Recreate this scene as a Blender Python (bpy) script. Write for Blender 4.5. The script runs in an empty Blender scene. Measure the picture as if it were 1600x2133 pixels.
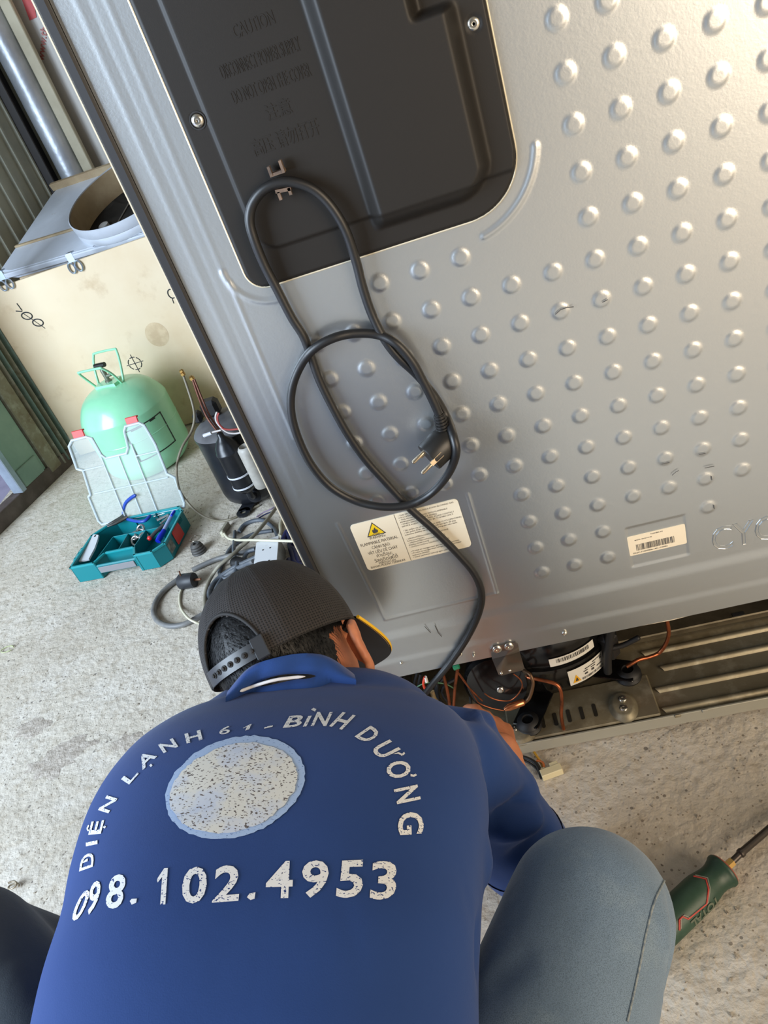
import bpy, bmesh, math, random
import numpy as np
from mathutils import Vector, Matrix
from mathutils.bvhtree import BVHTree
random.seed(7); rng = np.random.default_rng(7)
S = bpy.context.scene; COL = S.collection
# ------------------------------------------------------------------ camera
FPX, W0, H0 = 1590.0, 1600.0, 2133.0
CAM = np.array([-0.1334230, -0.8369480, 1.1122677])
RC = np.array([[0.95273500, 0.01125104, -0.30359420],      # right
               [-0.24301709, -0.57147404, -0.78381128],    # down
               [-0.18231490, 0.82054302, -0.54172912]])    # forward
cam = bpy.data.cameras.new('camera'); cam_o = bpy.data.objects.new('camera', cam); COL.objects.link(cam_o)
cam.sensor_fit = 'VERTICAL'; cam.sensor_height = 24.0; cam.lens = 24.0 * FPX / H0; cam.clip_start = 0.02; cam.clip_end = 60
_m = Matrix(((RC[0][0], -RC[1][0], -RC[2][0], CAM[0]), (RC[0][1], -RC[1][1], -RC[2][1], CAM[1]), (RC[0][2], -RC[1][2], -RC[2][2], CAM[2]), (0, 0, 0, 1)))
cam_o.matrix_world = _m; S.camera = cam_o
# ------------------------------------------------------------------ world, lamps, exposure
wd = bpy.data.worlds.new('world'); S.world = wd; wd.use_nodes = True
wb = wd.node_tree.nodes['Background']; wb.inputs[0].default_value = (0.80, 0.88, 1.0, 1); wb.inputs[1].default_value = 0.42
def area(name, loc, target, sx, sy, power, col):
    l = bpy.data.lights.new(name, 'AREA'); l.shape = 'RECTANGLE'; l.size = sx; l.size_y = sy; l.energy = power; l.color = col
    o = bpy.data.objects.new(name, l); COL.objects.link(o); o.location = loc
    o.rotation_euler = (Vector(target) - Vector(loc)).to_track_quat('-Z', 'Y').to_euler(); return o
area('doorway_daylight', (-3.4, -1.9, 1.9), (-0.7, 0.5, 0.3), 2.2, 2.4, 310, (0.70, 0.84, 1.0))
area('warm_daylight', (2.1, -2.7, 1.35), (0.2, 0.0, 0.5), 2.0, 2.2, 104, (1.0, 0.81, 0.60))
vs = S.view_settings; vs.view_transform = 'Standard'; vs.look = 'None'; vs.gamma = 1; vs.use_curve_mapping = False; vs.exposure = 0.18
S.display_settings.display_device = 'sRGB'
# ------------------------------------------------------------------ geometry of the place: pixel -> point on a plane
def ray(x, y):
    d = RC.T @ np.array([(x - W0 / 2) / FPX, (y - H0 / 2) / FPX, 1.0]); return d
def at(x, y, axis, v):
    d = ray(x, y); return CAM + d * ((v - CAM[axis]) / d[axis])
def fl(x, y, z=0.0): return at(x, y, 2, z)
def bk(x, y, yy=0.0): return at(x, y, 1, yy)
def dep(x, y, d): return CAM + ray(x, y) * d
# ------------------------------------------------------------------ materials
def lin(c):
    return tuple((v / 255 / 12.92 if v / 255 <= 0.04045 else ((v / 255 + 0.055) / 1.055) ** 2.4) for v in c)
MATS = {}
def mat(name, rgb, rough=0.5, metal=0.0, spec=0.5, noise=None, bump=None, coat=0.0, trans=0.0, alpha=1.0, sheen=0.0, coords='Object'):
    """noise=(scale, rgb2, lo, hi); bump=(scale, strength, distance)"""
    if name in MATS: return MATS[name]
    m = bpy.data.materials.new(name); m.use_nodes = True; nt = m.node_tree; p = nt.nodes['Principled BSDF']
    p.inputs['Base Color'].default_value = (*lin(rgb), 1); p.inputs['Roughness'].default_value = rough; p.inputs['Metallic'].default_value = metal
    p.inputs['Specular IOR Level'].default_value = spec; p.inputs['Coat Weight'].default_value = coat
    p.inputs['Transmission Weight'].default_value = trans; p.inputs['Alpha'].default_value = alpha; p.inputs['Sheen Weight'].default_value = sheen
    tc = nt.nodes.new('ShaderNodeTexCoord'); geo = tc.outputs[coords]
    if coords == 'Object' and (noise or bump):
        geo = nt.nodes.new('ShaderNodeNewGeometry').outputs['Position']
    if noise:
        layers = noise if isinstance(noise, list) else [noise]
        prev = None
        for (sc, c2, lo, hi) in layers:
            n = nt.nodes.new('ShaderNodeTexNoise'); n.inputs['Scale'].default_value = sc; n.inputs['Detail'].default_value = 6; n.inputs['Roughness'].default_value = 0.6
            nt.links.new(geo, n.inputs['Vector'])
            mr = nt.nodes.new('ShaderNodeMapRange'); mr.inputs['From Min'].default_value = lo; mr.inputs['From Max'].default_value = hi
            nt.links.new(n.outputs['Fac'], mr.inputs['Value'])
            mx = nt.nodes.new('ShaderNodeMix'); mx.data_type = 'RGBA'; mx.inputs[7].default_value = (*lin(c2), 1)
            if prev is None: mx.inputs[6].default_value = (*lin(rgb), 1)
            else: nt.links.new(prev, mx.inputs[6])
            nt.links.new(mr.outputs[0], mx.inputs[0]); prev = mx.outputs[2]
        nt.links.new(prev, p.inputs['Base Color'])
    if bump:
        bl = bump if isinstance(bump, list) else [bump]; last = None
        for (sc, st, di) in bl:
            n = nt.nodes.new('ShaderNodeTexNoise'); n.inputs['Scale'].default_value = sc; n.inputs['Detail'].default_value = 4
            nt.links.new(geo, n.inputs['Vector'])
            b = nt.nodes.new('ShaderNodeBump'); b.inputs['Strength'].default_value = st; b.inputs['Distance'].default_value = di
            nt.links.new(n.outputs['Fac'], b.inputs['Height'])
            if last: nt.links.new(last, b.inputs['Normal'])
            last = b.outputs[0]
        nt.links.new(last, p.inputs['Normal'])
    MATS[name] = m; return m
# ------------------------------------------------------------------ mesh builder
class MB:
    def __init__(s): s.v = []; s.f = []; s.n = 0
    def add(s, v, f):
        v = np.asarray(v, float).reshape(-1, 3); s.v.append(v)
        s.f.extend([tuple(int(i) + s.n for i in q) for q in f]); s.n += len(v); return s
    def box(s, c, size, R=None, bev=0.0):
        hx, hy, hz = [a / 2 for a in size]
        if bev <= 0:
            v = np.array([[x, y, z] for x in (-hx, hx) for y in (-hy, hy) for z in (-hz, hz)])
            f = [(0, 1, 3, 2), (4, 6, 7, 5), (0, 4, 5, 1), (2, 3, 7, 6), (0, 2, 6, 4), (1, 5, 7, 3)]
        else:
            b = min(bev, hx * .95, hy * .95, hz * .95); v = []; idx = {}
            for ix, x in enumerate((-1, 1)):
                for iy, y in enumerate((-1, 1)):
                    for iz, z in enumerate((-1, 1)):
                        for k in range(3):
                            p = [x * (hx - b), y * (hy - b), z * (hz - b)]; p[k] = (x * hx, y * hy, z * hz)[k]
                            idx[(ix, iy, iz, k)] = len(v); v.append(p)
            f = []; g = lambda *a: idx[a]
            for a in (0, 1):
                f.append([g(a, 0, 0, 0), g(a, 0, 1, 0), g(a, 1, 1, 0), g(a, 1, 0, 0)][::1 if a == 0 else -1])
                f.append([g(0, a, 0, 1), g(1, a, 0, 1), g(1, a, 1, 1), g(0, a, 1, 1)][::1 if a == 0 else -1])
                f.append([g(0, 0, a, 2), g(0, 1, a, 2), g(1, 1, a, 2), g(1, 0, a, 2)][::1 if a == 0 else -1])
            for a in (0, 1):
                for c2 in (0, 1):
                    f.append([g(0, a, c2, 1), g(0, a, c2, 2), g(1, a, c2, 2), g(1, a, c2, 1)])
                    f.append([g(a, 0, c2, 0), g(a, 0, c2, 2), g(a, 1, c2, 2), g(a, 1, c2, 0)])
                    f.append([g(a, c2, 0, 0), g(a, c2, 0, 1), g(a, c2, 1, 1), g(a, c2, 1, 0)])
            for ix in (0, 1):
                for iy in (0, 1):
                    for iz in (0, 1): f.append([g(ix, iy, iz, 0), g(ix, iy, iz, 1), g(ix, iy, iz, 2)])
            v = np.array(v)
        if R is not None: v = v @ np.asarray(R).T
        return s.add(v + np.asarray(c), f)
    def grid(s, P, wrap_u=False, wrap_v=False):
        P = np.asarray(P, float); a, b = P.shape[:2]; f = []
        for i in range(a if wrap_u else a - 1):
            for j in range(b if wrap_v else b - 1):
                f.append((i * b + j, ((i + 1) % a) * b + j, ((i + 1) % a) * b + (j + 1) % b, i * b + (j + 1) % b))
        return s.add(P.reshape(-1, 3), f)
    def tube(s, pts, r, n=8, cap=True):
        pts = np.asarray(pts, float); r = np.full(len(pts), r) if np.isscalar(r) else np.asarray(r, float)
        T = np.gradient(pts, axis=0); T /= np.linalg.norm(T, axis=1)[:, None] + 1e-12
        up = np.array([0, 0, 1.]) if abs(T[0][2]) < .9 else np.array([1., 0, 0])
        A = np.cross(T[0], up); A /= np.linalg.norm(A); rings = []
        for i in range(len(pts)):
            A = A - T[i] * (A @ T[i]); A /= np.linalg.norm(A) + 1e-12; B = np.cross(T[i], A)
            th = np.linspace(0, 2 * np.pi, n, endpoint=False)
            rings.append(pts[i] + r[i] * (np.cos(th)[:, None] * A + np.sin(th)[:, None] * B))
        k = s.n; s.grid(np.array(rings), wrap_v=True)
        if cap:
            s.f.append(tuple(k + i for i in range(n))[::-1]); s.f.append(tuple(k + (len(pts) - 1) * n + i for i in range(n)))
        return s
    def cyl(s, a, b, r, n=20, r2=None): return s.tube([a, b], [r, r if r2 is None else r2], n)
    def lathe(s, prof, c=(0, 0, 0), ax=(0, 0, 1), n=32, sx=1.0, xd=None, cap=True):
        """prof: (radius, height) along axis ax"""
        ax = np.asarray(ax, float); ax /= np.linalg.norm(ax)
        A = np.asarray(xd, float) if xd is not None else np.cross(ax, [0, 1, 0] if abs(ax[1]) < .9 else [1, 0, 0])
        A = A - ax * (A @ ax); A /= np.linalg.norm(A); B = np.cross(ax, A); th = np.linspace(0, 2 * np.pi, n, endpoint=False)
        P = np.array([[np.asarray(c) + ax * h + r * (math.cos(t) * A * sx + math.sin(t) * B) for t in th] for r, h in prof])
        k = s.n; s.grid(P, wrap_v=True)
        if cap:
            if prof[0][0] > 1e-6: s.f.append(tuple(k + i for i in range(n))[::-1])
            if prof[-1][0] > 1e-6: s.f.append(tuple(k + (len(prof) - 1) * n + i for i in range(n)))
        return s
    def sphere(s, c, r, n=20, m=12, R=None):
        r = np.array([r, r, r]) if np.isscalar(r) else np.asarray(r); th = np.linspace(0, np.pi, m); ph = np.linspace(0, 2 * np.pi, n, endpoint=False)
        P = np.array([[[math.sin(t) * math.cos(p), math.sin(t) * math.sin(p), math.cos(t)] for p in ph] for t in th]) * r
        if R is not None: P = P @ np.asarray(R).T
        return s.grid(P + np.asarray(c), wrap_v=True)
    def prism(s, poly, T0, T1=None, frame=None):
        """extrude a 2-D polygon: frame=(origin, u, v, n); from T0 to T1 along n"""
        o, u, v, nn = [np.asarray(a, float) for a in frame]; poly = np.asarray(poly, float); k = len(poly)
        a = o + poly[:, :1] * u + poly[:, 1:2] * v + nn * T0
        b = o + poly[:, :1] * u + poly[:, 1:2] * v + nn * T1
        return s.add(np.vstack([a, b]), [tuple(range(k))[::-1], tuple(range(k, 2 * k))] + [(i, (i + 1) % k, k + (i + 1) % k, k + i) for i in range(k)])
    def capsule(s, p0, p1, r0, r1, n=18):
        p0 = np.asarray(p0, float); p1 = np.asarray(p1, float); d = p1 - p0; L = np.linalg.norm(d); d = d / (L + 1e-9)
        prof = [(max(1e-4, r0 * math.cos(a)), r0 * math.sin(a)) for a in np.linspace(-math.pi / 2, 0, 6)] + [(max(1e-4, r1 * math.cos(a)), L + r1 * math.sin(a)) for a in np.linspace(0, math.pi / 2, 6)]
        return s.lathe(prof, p0, d, n)
    def arr(s): return np.vstack(s.v) if s.v else np.zeros((0, 3))
def mesh_from(name, v, f):
    me = bpy.data.meshes.new(name); me.from_pydata(np.asarray(v).tolist(), [], f); me.update(); return me
def fixn(me):
    bm = bmesh.new(); bm.from_mesh(me); bmesh.ops.remove_doubles(bm, verts=bm.verts, dist=1e-6); bmesh.ops.recalc_face_normals(bm, faces=bm.faces); bm.to_mesh(me); bm.free()
def sharp(me, ang=35):
    bm = bmesh.new(); bm.from_mesh(me)
    for e in bm.edges:
        e.smooth = not (len(e.link_faces) == 2 and e.calc_face_angle(0) > math.radians(ang))
    for f in bm.faces: f.smooth = True
    bm.to_mesh(me); bm.free()
ROOTLOC = {}
def thing(name, label, cat, loc, group=None):
    o = bpy.data.objects.new(name, None); COL.objects.link(o); o.location = Vector([float(a) for a in loc]); o.empty_display_size = 0.05
    o['label'] = label; o['category'] = cat
    if group: o['group'] = group
    ROOTLOC[o.name] = np.array([float(a) for a in loc]); return o
def part(name, mb, m, parent=None, smooth=35, label=None, kind=None, fix=True):
    """one mesh object built in world coordinates and hung under its thing"""
    base = ROOTLOC.get(parent.name, np.zeros(3)) if parent else np.zeros(3)
    if isinstance(mb, MB): v, f = mb.arr(), mb.f
    else: v, f = mb
    me = mesh_from(name, np.asarray(v) - base, f)
    if fix: fixn(me)
    if smooth: sharp(me, smooth)
    if m: me.materials.append(m)
    o = bpy.data.objects.new(name, me); COL.objects.link(o)
    if parent: o.parent = parent; ROOTLOC[o.name] = base
    if label: o['label'] = label
    if kind: o['kind'] = kind
    return o
def single(name, mb, m, label, cat, group=None, **k):
    o = part(name, mb, m, None, **k); o['label'] = label; o['category'] = cat
    if group: o['group'] = group
    return o
def struct(name, mb, m, parent=None, **k):
    o = part(name, mb, m, parent, **k); o['kind'] = 'structure'; return o
def spline(pts, n=12, closed=False):
    P = np.asarray(pts, float); out = []; N = len(P)
    for i in range(N if closed else N - 1):
        p0, p1, p2, p3 = (P[(i - 1) % N], P[i], P[(i + 1) % N], P[(i + 2) % N]) if closed else (P[max(i - 1, 0)], P[i], P[i + 1], P[min(i + 2, N - 1)])
        for t in np.linspace(0, 1, n, endpoint=False):
            out.append(.5 * ((2 * p1) + (-p0 + p2) * t + (2 * p0 - 5 * p1 + 4 * p2 - p3) * t * t + (-p0 + 3 * p1 - 3 * p2 + p3) * t ** 3))
    if not closed: out.append(P[-1])
    return np.array(out)
def text2d(txt, size=1.0, bold=0.0, extrude=0.0, align='LEFT', res=3):
    cu = bpy.data.curves.new('t', 'FONT'); cu.body = txt; cu.size = size; cu.offset = bold; cu.extrude = extrude; cu.align_x = align; cu.resolution_u = res; cu.fill_mode = 'BOTH' if extrude else 'FRONT'
    o = bpy.data.objects.new('t', cu); COL.objects.link(o); dg = bpy.context.evaluated_depsgraph_get(); dg.update()
    me = bpy.data.meshes.new_from_object(o.evaluated_get(dg)); v = np.array([tuple(a.co) for a in me.vertices]).reshape(-1, 3); f = [tuple(p.vertices) for p in me.polygons]
    bpy.data.objects.remove(o); bpy.data.curves.remove(cu); bpy.data.meshes.remove(me); return v, f
def put_text(mb, txt, o, u, v, size, bold=0.0, extrude=0.0, width=None, align='LEFT', lift=0.0, nrm=None):
    V, F = text2d(txt, size, bold, extrude, align)
    if not len(V): return
    if width:
        w = V[:, 0].max() - V[:, 0].min(); V[:, 0] *= width / w
    nn = np.cross(u, v) if nrm is None else nrm
    mb.add(np.asarray(o) + V[:, :1] * u + V[:, 1:2] * v + (V[:, 2:3] + lift) * nn, F)
def unit(a): a = np.asarray(a, float); return a / np.linalg.norm(a)
def sstep(x, a, b): t = np.clip((x - a) / (b - a), 0, 1); return t * t * (3 - 2 * t)
X, Y, Z = np.eye(3)
def multi(name, pairs, parent=None, smooth=35, label=None, kind=None, fix=True):
    """one mesh with several materials"""
    V = []; F = []; MI = []; n = 0
    for k, (mb, m) in enumerate(pairs):
        a = mb.arr(); V.append(a); F += [tuple(i + n for i in q) for q in mb.f]; MI += [k] * len(mb.f); n += len(a)
    base = ROOTLOC.get(parent.name, np.zeros(3)) if parent else np.zeros(3)
    me = mesh_from(name, np.vstack(V) - base, F)
    for _, m in pairs: me.materials.append(m)
    me.polygons.foreach_set('material_index', MI)
    if fix: fixn(me)
    if smooth: sharp(me, smooth)
    o = bpy.data.objects.new(name, me); COL.objects.link(o)
    if parent: o.parent = parent; ROOTLOC[o.name] = base
    if label: o['label'] = label
    if kind: o['kind'] = kind
    return o
# ================================================================== SETTING
def concrete():
    m = mat('concrete', (202, 193, 178), 0.85, noise=[(2.2, (184, 174, 158), .45, .7), (9, (214, 207, 196), .45, .75), (38, (174, 162, 144), .5, .74)],
            bump=[(14, .6, .008), (70, .7, .005), (240, .35, .0015)])
    nt = m.node_tree; p = nt.nodes['Principled BSDF']; prev = p.inputs['Base Color'].links[0].from_socket
    g = nt.nodes.new('ShaderNodeNewGeometry')
    for sc, thr, c in ((95, .10, (98, 88, 76)), (160, .12, (116, 102, 84)), (60, .065, (214, 208, 196)), (45, .07, (88, 82, 78))):
        vo = nt.nodes.new('ShaderNodeTexVoronoi'); vo.inputs['Scale'].default_value = sc; nt.links.new(g.outputs['Position'], vo.inputs['Vector'])
        wn = nt.nodes.new('ShaderNodeSeparateColor'); nt.links.new(vo.outputs['Color'], wn.inputs[0])
        mu = nt.nodes.new('ShaderNodeMath'); mu.operation = 'MULTIPLY'; nt.links.new(wn.outputs[0], mu.inputs[0]); mu.inputs[1].default_value = thr * 2.6
        lt = nt.nodes.new('ShaderNodeMath'); lt.operation = 'LESS_THAN'; nt.links.new(vo.outputs['Distance'], lt.inputs[0]); nt.links.new(mu.outputs[0], lt.inputs[1])
        gt = nt.nodes.new('ShaderNodeMath'); gt.operation = 'GREATER_THAN'; nt.links.new(wn.outputs[1], gt.inputs[0]); gt.inputs[1].default_value = .62
        am = nt.nodes.new('ShaderNodeMath'); am.operation = 'MULTIPLY'; nt.links.new(lt.outputs[0], am.inputs[0]); nt.links.new(gt.outputs[0], am.inputs[1])
        a2 = nt.nodes.new('ShaderNodeMath'); a2.operation = 'MULTIPLY'; nt.links.new(am.outputs[0], a2.inputs[0]); a2.inputs[1].default_value = .7
        mx = nt.nodes.new('ShaderNodeMix'); mx.data_type = 'RGBA'; nt.links.new(a2.outputs[0], mx.inputs[0]); nt.links.new(prev, mx.inputs[6]); mx.inputs[7].default_value = (*lin(c), 1); prev = mx.outputs[2]
    nt.links.new(prev, p.inputs['Base Color']); return m
M_conc = concrete()
b = MB(); gx = np.linspace(-2.06, 4, 60); gy = np.linspace(-5, 4.5, 60)
b.grid([[[x, y, 0.0] for y in gy] for x in gx]); struct('floor', b, M_conc, smooth=None)
# chipped patches: low ragged islands of broken cement skin
M_chip = mat('worn_cement', (166, 155, 142), .9, noise=(60, (190, 180, 168), .4, .6), bump=(120, .8, .004))
def patch(px, py, r, seed, sq=.6):
    c = fl(px, py); q = random.Random(seed); n = 22; mb = MB(); rings = []
    rr = [r * (0.6 + .55 * q.random()) for _ in range(n)]
    for k, (s_, h) in enumerate(((1.0, .0003), (.85, .0011), (.4, .0008))):
        rings.append([[c[0] + s_ * rr[i] * math.cos(2 * math.pi * i / n), c[1] + sq * s_ * rr[i] * math.sin(2 * math.pi * i / n), h] for i in range(n)])
    mb.grid(rings, wrap_v=True); mb.f.append(tuple(2 * n + i for i in range(n))); return mb
fo = bpy.data.objects['floor']
for k, (px, py, r) in enumerate([(68, 1515, .05), (110, 1590, .07), (150, 1560, .06), (268, 1545, .045)]):
    part('worn_patch', patch(px, py, r, k), M_chip, fo)
WA = np.array([-1.953, 1.347, 0]); WD = unit([.127, .418, 0]); WN = np.array([WD[1], -WD[0], 0])   # left wall, inner face; WN points into the room
def wl(s, z, off=0.0): return WA + WD * s + WN * off + Z * z
M_gate = mat('gate_green_paint', (104, 124, 116), .55, .3, noise=[(7, (70, 84, 80), .45, .7), (30, (134, 140, 128), .55, .8)], bump=(60, .3, .002))
M_gate2 = mat('rusty_gate_paint', (120, 116, 98), .6, .2, noise=[(9, (98, 80, 58), .58, .75), (30, (158, 162, 148), .5, .8)], bump=(50, .4, .002))
M_dark = mat('shadow_dark', (26, 26, 28), .8)
M_corr = mat('grey_green_sheet', (176, 176, 158), .5, .1, noise=(5, (146, 148, 134), .4, .7))
# wall_left: corrugated cladding above and behind the gate
def corr(s0, s1, z0, z1, pitch, amp, P, n=12):
    k = int((s1 - s0) / pitch * n); ss = np.linspace(s0, s1, k)
    off = [amp * (1 if (s / pitch) % 1 < .18 else max(0, 1 - abs(((s / pitch) % 1) - .18) / .1) if (s / pitch) % 1 < .28 else 0) for s in ss]
    return MB().grid([[P(s, z, o) for z in (z0, z1)] for s, o in zip(ss, off)])
struct('wall_left', corr(.42, 1.75, 0, 3.0, .075, .014, lambda s, z, o: wl(s, z, o - .21)), M_corr, smooth=None)
b = MB(); b.box((-.2, 3.05, 1.5), (4.2, .08, 3.0)); struct('wall_back', b, mat('back_wall_paint', (110, 106, 92), .8, noise=(3, (78, 74, 64), .4, .7)), smooth=None)
b = MB(); b.box((-.6, -.6, 3.25), (6.6, 7.6, .06)); struct('ceiling', b, mat('roof_sheet', (110, 108, 100), .7), smooth=None)
b = MB(); b.box((-.3, -4.4, 1.6), (6.2, .08, 3.2)); struct('wall_rear', b, mat('rear_wall_grey', (120, 116, 108), .8), smooth=None)
b = MB(); b.box((2.85, -.6, 1.6), (.08, 7.4, 3.2)); struct('wall_right', b, mat('right_wall_cream', (188, 174, 148), .8), smooth=None)
# wall beyond the doorway and the gate itself
gate = thing('folding_gate', 'old green folding metal gate stacked beside the doorway', 'gate', wl(.36, 0))
k = 0
for s0 in np.arange(.372, .47, .0245):
    b = MB(); a = [wl(s0, .02 + .006 * (k % 2), .0), wl(s0 + .012, .02, .034), wl(s0 + .0245, .02, .0)]
    P = []
    for t in np.linspace(0, 1, 9):
        s = s0 + .0245 * t; o = .030 * math.sin(math.pi * t)
        P.append([wl(s, .025, o), wl(s, 1.9, o)])
    b.grid(P); b.grid([[p[1] - WN * .004, p[0] - WN * .004] for p in P])
    part('slat', b, M_gate if k % 2 else M_gate2, gate, smooth=60); k += 1
b = MB(); b.box(wl(.337, .96, .012), (.03, .062, 1.86), R=np.stack([WN, WD, Z], 1), bev=.004); part('end_post', b, M_gate2, gate)
b = MB(); b.box(wl(.232, .96, .006), (.02, .14, 1.87), R=np.stack([WN, WD, Z], 1), bev=.003); b.box(wl(.232, .08, .018), (.01, .11, .10), R=np.stack([WN, WD, Z], 1), bev=.003)
part('sheet_panel', b, mat('pale_green_paint', (128, 152, 138), .5, .1, noise=[(5, (108, 132, 122), .4, .7), (40, (88, 84, 66), .68, .8)], bump=(50, .2, .001)), gate)
b = MB(); b.box(wl(.150, .99, .016), (.05, .026, 1.86), R=np.stack([WN, WD, Z], 1), bev=.003); struct('door_1', b, mat('door_frame_blue', (150, 162, 176), .4, .3, noise=(8, (120, 130, 142), .4, .7)))
b = MB(); b.box(wl(-.35, .03, .0), (.05, 1.6, .06), R=np.stack([WN, WD, Z], 1), bev=.002); struct('trim_1', b, mat('threshold_brown', (70, 58, 54), .7, noise=(12, (96, 84, 80), .4, .7)))
b = MB(); b.box(wl(.50, 1.45, .02), (.035, .035, 2.9), R=np.stack([WN, WD, Z], 1), bev=.003); struct('trim_2', b, mat('steel_post_blue', (134, 146, 158), .35, .7, noise=(10, (104, 114, 124), .4, .7)))
b = MB(); b.box((-9.06, 0, -.022), (14, 20, .04)); struct('trim_3', b, mat('outside_paving', (168, 162, 186), .7, noise=(4, (140, 134, 160), .4, .7)), smooth=None)
# things at the top left, behind the fridge
YB = 2.62
def strip(pts_a, pts_b, y, th, mb=None):
    """board standing in the plane y between two image edges, th thick"""
    mb = mb or MB(); q = [bk(*pts_a[0], y), bk(*pts_b[0], y), bk(*pts_b[1], y), bk(*pts_a[1], y)]
    return mb.add(np.array(q + [p + Y * th for p in q]), [(0, 1, 2, 3), (7, 6, 5, 4), (0, 4, 5, 1), (1, 5, 6, 2), (2, 6, 7, 3), (3, 7, 4, 0)])
def vpost(px, py, y, w, d, z0, z1, bev=.003):
    p = bk(px, py, y); return MB().box((p[0], y + d / 2, (z0 + z1) / 2), (w, d, z1 - z0), bev=bev)
pb = bk(75, 235, YB); pr = np.linalg.norm(bk(104, 230, YB)[0] - bk(47, 232, YB)[0]) / 2
b = MB(); nn = 60; zz = np.linspace(0.0, 2.6, 90); rg = []
for i, z in enumerate(zz):
    rg.append([[pb[0] + (pr * (1 + .02 * math.sin(9 * z + 3 * t) * math.sin(5 * t + 13 * z))) * math.cos(t), YB + pr + pr * (1 + .02 * math.sin(7 * z + 2 * t)) * math.sin(t), z] for t in np.linspace(0, 2 * math.pi, 28, endpoint=False)])
b.grid(rg, wrap_v=True)
single('insulated_pipe', b, mat('wrinkled_foil', (200, 206, 214), .42, .6, noise=(6, (170, 174, 182), .4, .7), bump=[(14, .4, .008), (60, .25, .003)]), 'silver foil covered pipe standing upright in the far left corner', 'pipe', smooth=80)
x0, x1 = bk(93, 190, YB + .05)[0], bk(110, 190, YB + .05)[0]
single('timber_batten', vpost(101, 190, YB + .03, x1 - x0 + .012, .03, 0, 2.6), mat('pale_batten', (198, 190, 164), .6, noise=(6, (176, 166, 140), .4, .7)), 'cream upright batten between the foil pipe and the printed board', 'batten')
x0, x1 = bk(30, 270, YB)[0], bk(52, 258, YB)[0]
pst = thing('steel_upright', 'dark brown upright post left of the foil pipe', 'post', (x0, YB, 0))
part('post_face', vpost(43, 270, YB + .02, .05, .05, 0, 2.6), mat('dark_post', (48, 44, 42), .5, .3), pst)
part('tan_edge', vpost(25, 275, YB + .02, .022, .04, 0, 2.6), mat('tan_edge', (150, 124, 96), .5, noise=(5, (120, 98, 78), .4, .7)), pst, label='tan edge strip')
bd = thing('printed_board', 'white board with a red bar and a web address in red letters', 'board', (bk(150, 100, 2.72)[0], 2.72, 0))
xa, xb = bk(60, 100, 2.72)[0], bk(250, 100, 2.72)[0] + .3
b1 = MB().box(((xa + xb) / 2, 2.73, 1.3), (xb - xa, .016, 2.4), bev=.002)
b2 = MB(); q = [bk(*p, 2.719) for p in ((38, -20), (64, -30), (76, 36), (62, 43))]; b2.add(q, [(0, 1, 2, 3)])
o_ = bk(91, 128, 2.718); up = unit(bk(84, 126, 2.718) - o_); rt = unit(bk(98, 62, 2.718) - o_); rt = unit(rt); up = unit(up - rt * (up @ rt))
b3 = MB(); put_text(b3, 'www.thegioi', o_, rt, up, .038, .0006)
part('board_sheet', b1, mat('board_white', (196, 192, 186), .5, noise=(2, (176, 172, 164), .4, .7)), bd)
part('red_bar', b2, mat('print_red', (186, 44, 38), .5), bd, smooth=None); part('lettering', b3, mat('print_red_faded', (170, 92, 84), .5), bd, smooth=None, fix=False)
# white fan housing lying tilted on the crate
hu = Matrix.Rotation(math.radians(-15), 3, 'Z'); tl = math.radians(17)
P0 = dep(120, 535, np.dot(RC[2], bk(120, 535, 1.95) - CAM))
U_ = np.array(hu @ Vector((1, 0, 0))); V_ = np.array(hu @ Vector((0, math.cos(tl), math.sin(tl)))); N_ = np.cross(U_, V_)
hs = thing('fan_housing', 'white sheet metal fan housing with a round open collar lying on the crate', 'appliance casing', P0 - N_ * .03)
HW = mat('white_enamel', (206, 212, 222), .35, .0, noise=[(3, (180, 184, 190), .45, .75), (14, (150, 128, 96), .68, .85)], coat=.2)
HT = mat('old_cream_paint', (176, 156, 124), .5, noise=[(6, (140, 116, 86), .4, .7)])
LW, LD = .92, .56
R_h = np.stack([U_, V_, N_], 1); cc = P0 + U_ * .16 + V_ * (LD / 2) - N_ * .052
cen = P0 + U_ * .275 + V_ * .235; cr_ = .255
# top plate with a round hole
b = MB(); n = 72; th = np.linspace(0, 2 * np.pi, n, endpoint=False); inn = []; out = []
for t in th:
    c_, s_ = math.cos(t), math.sin(t); inn.append(cen + cr_ * (c_ * U_ + s_ * V_))
    cu, cv = (cen - P0) @ U_, (cen - P0) @ V_
    k = min([((.16 + LW / 2 - cu) / c_ if c_ > 1e-6 else (cu - (.16 - LW / 2)) / -c_ if c_ < -1e-6 else 9), ((LD - cv) / s_ if s_ > 1e-6 else cv / -s_ if s_ < -1e-6 else 9)])
    out.append(cen + k * (c_ * U_ + s_ * V_))
b.grid([inn, out], wrap_v=True); b.grid([[p - N_ * .035 for p in out], out], wrap_v=True)
b.f.append(tuple(range(2 * n, 3 * n))); part('top_plate', b, HW, hs, smooth=30)
b = MB(); pf = [(cr_, 0), (cr_ + .004, .012), (cr_, .026), (cr_ + .003, .030), (cr_ + .003, .062), (cr_ - .001, .064), (cr_ - .002, .03), (cr_ - .004, -.034)]
b.lathe(pf, cen, N_, 72, cap=False); part('collar', b, HW, hs, smooth=50)
b = MB(); b.lathe([(cr_ - .0045, .061), (cr_ - .006, -.034)], cen, N_, 72, cap=False); part('collar_lining', b, HT, hs)
b = MB(); b.lathe([(cr_ - .004, -.033), (.001, -.033)], cen, N_, 48, cap=True); part('inner_mesh', b, mat('dark_mesh', (52, 48, 44), .7, noise=(8, (34, 32, 30), .4, .7)), hs)
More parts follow.
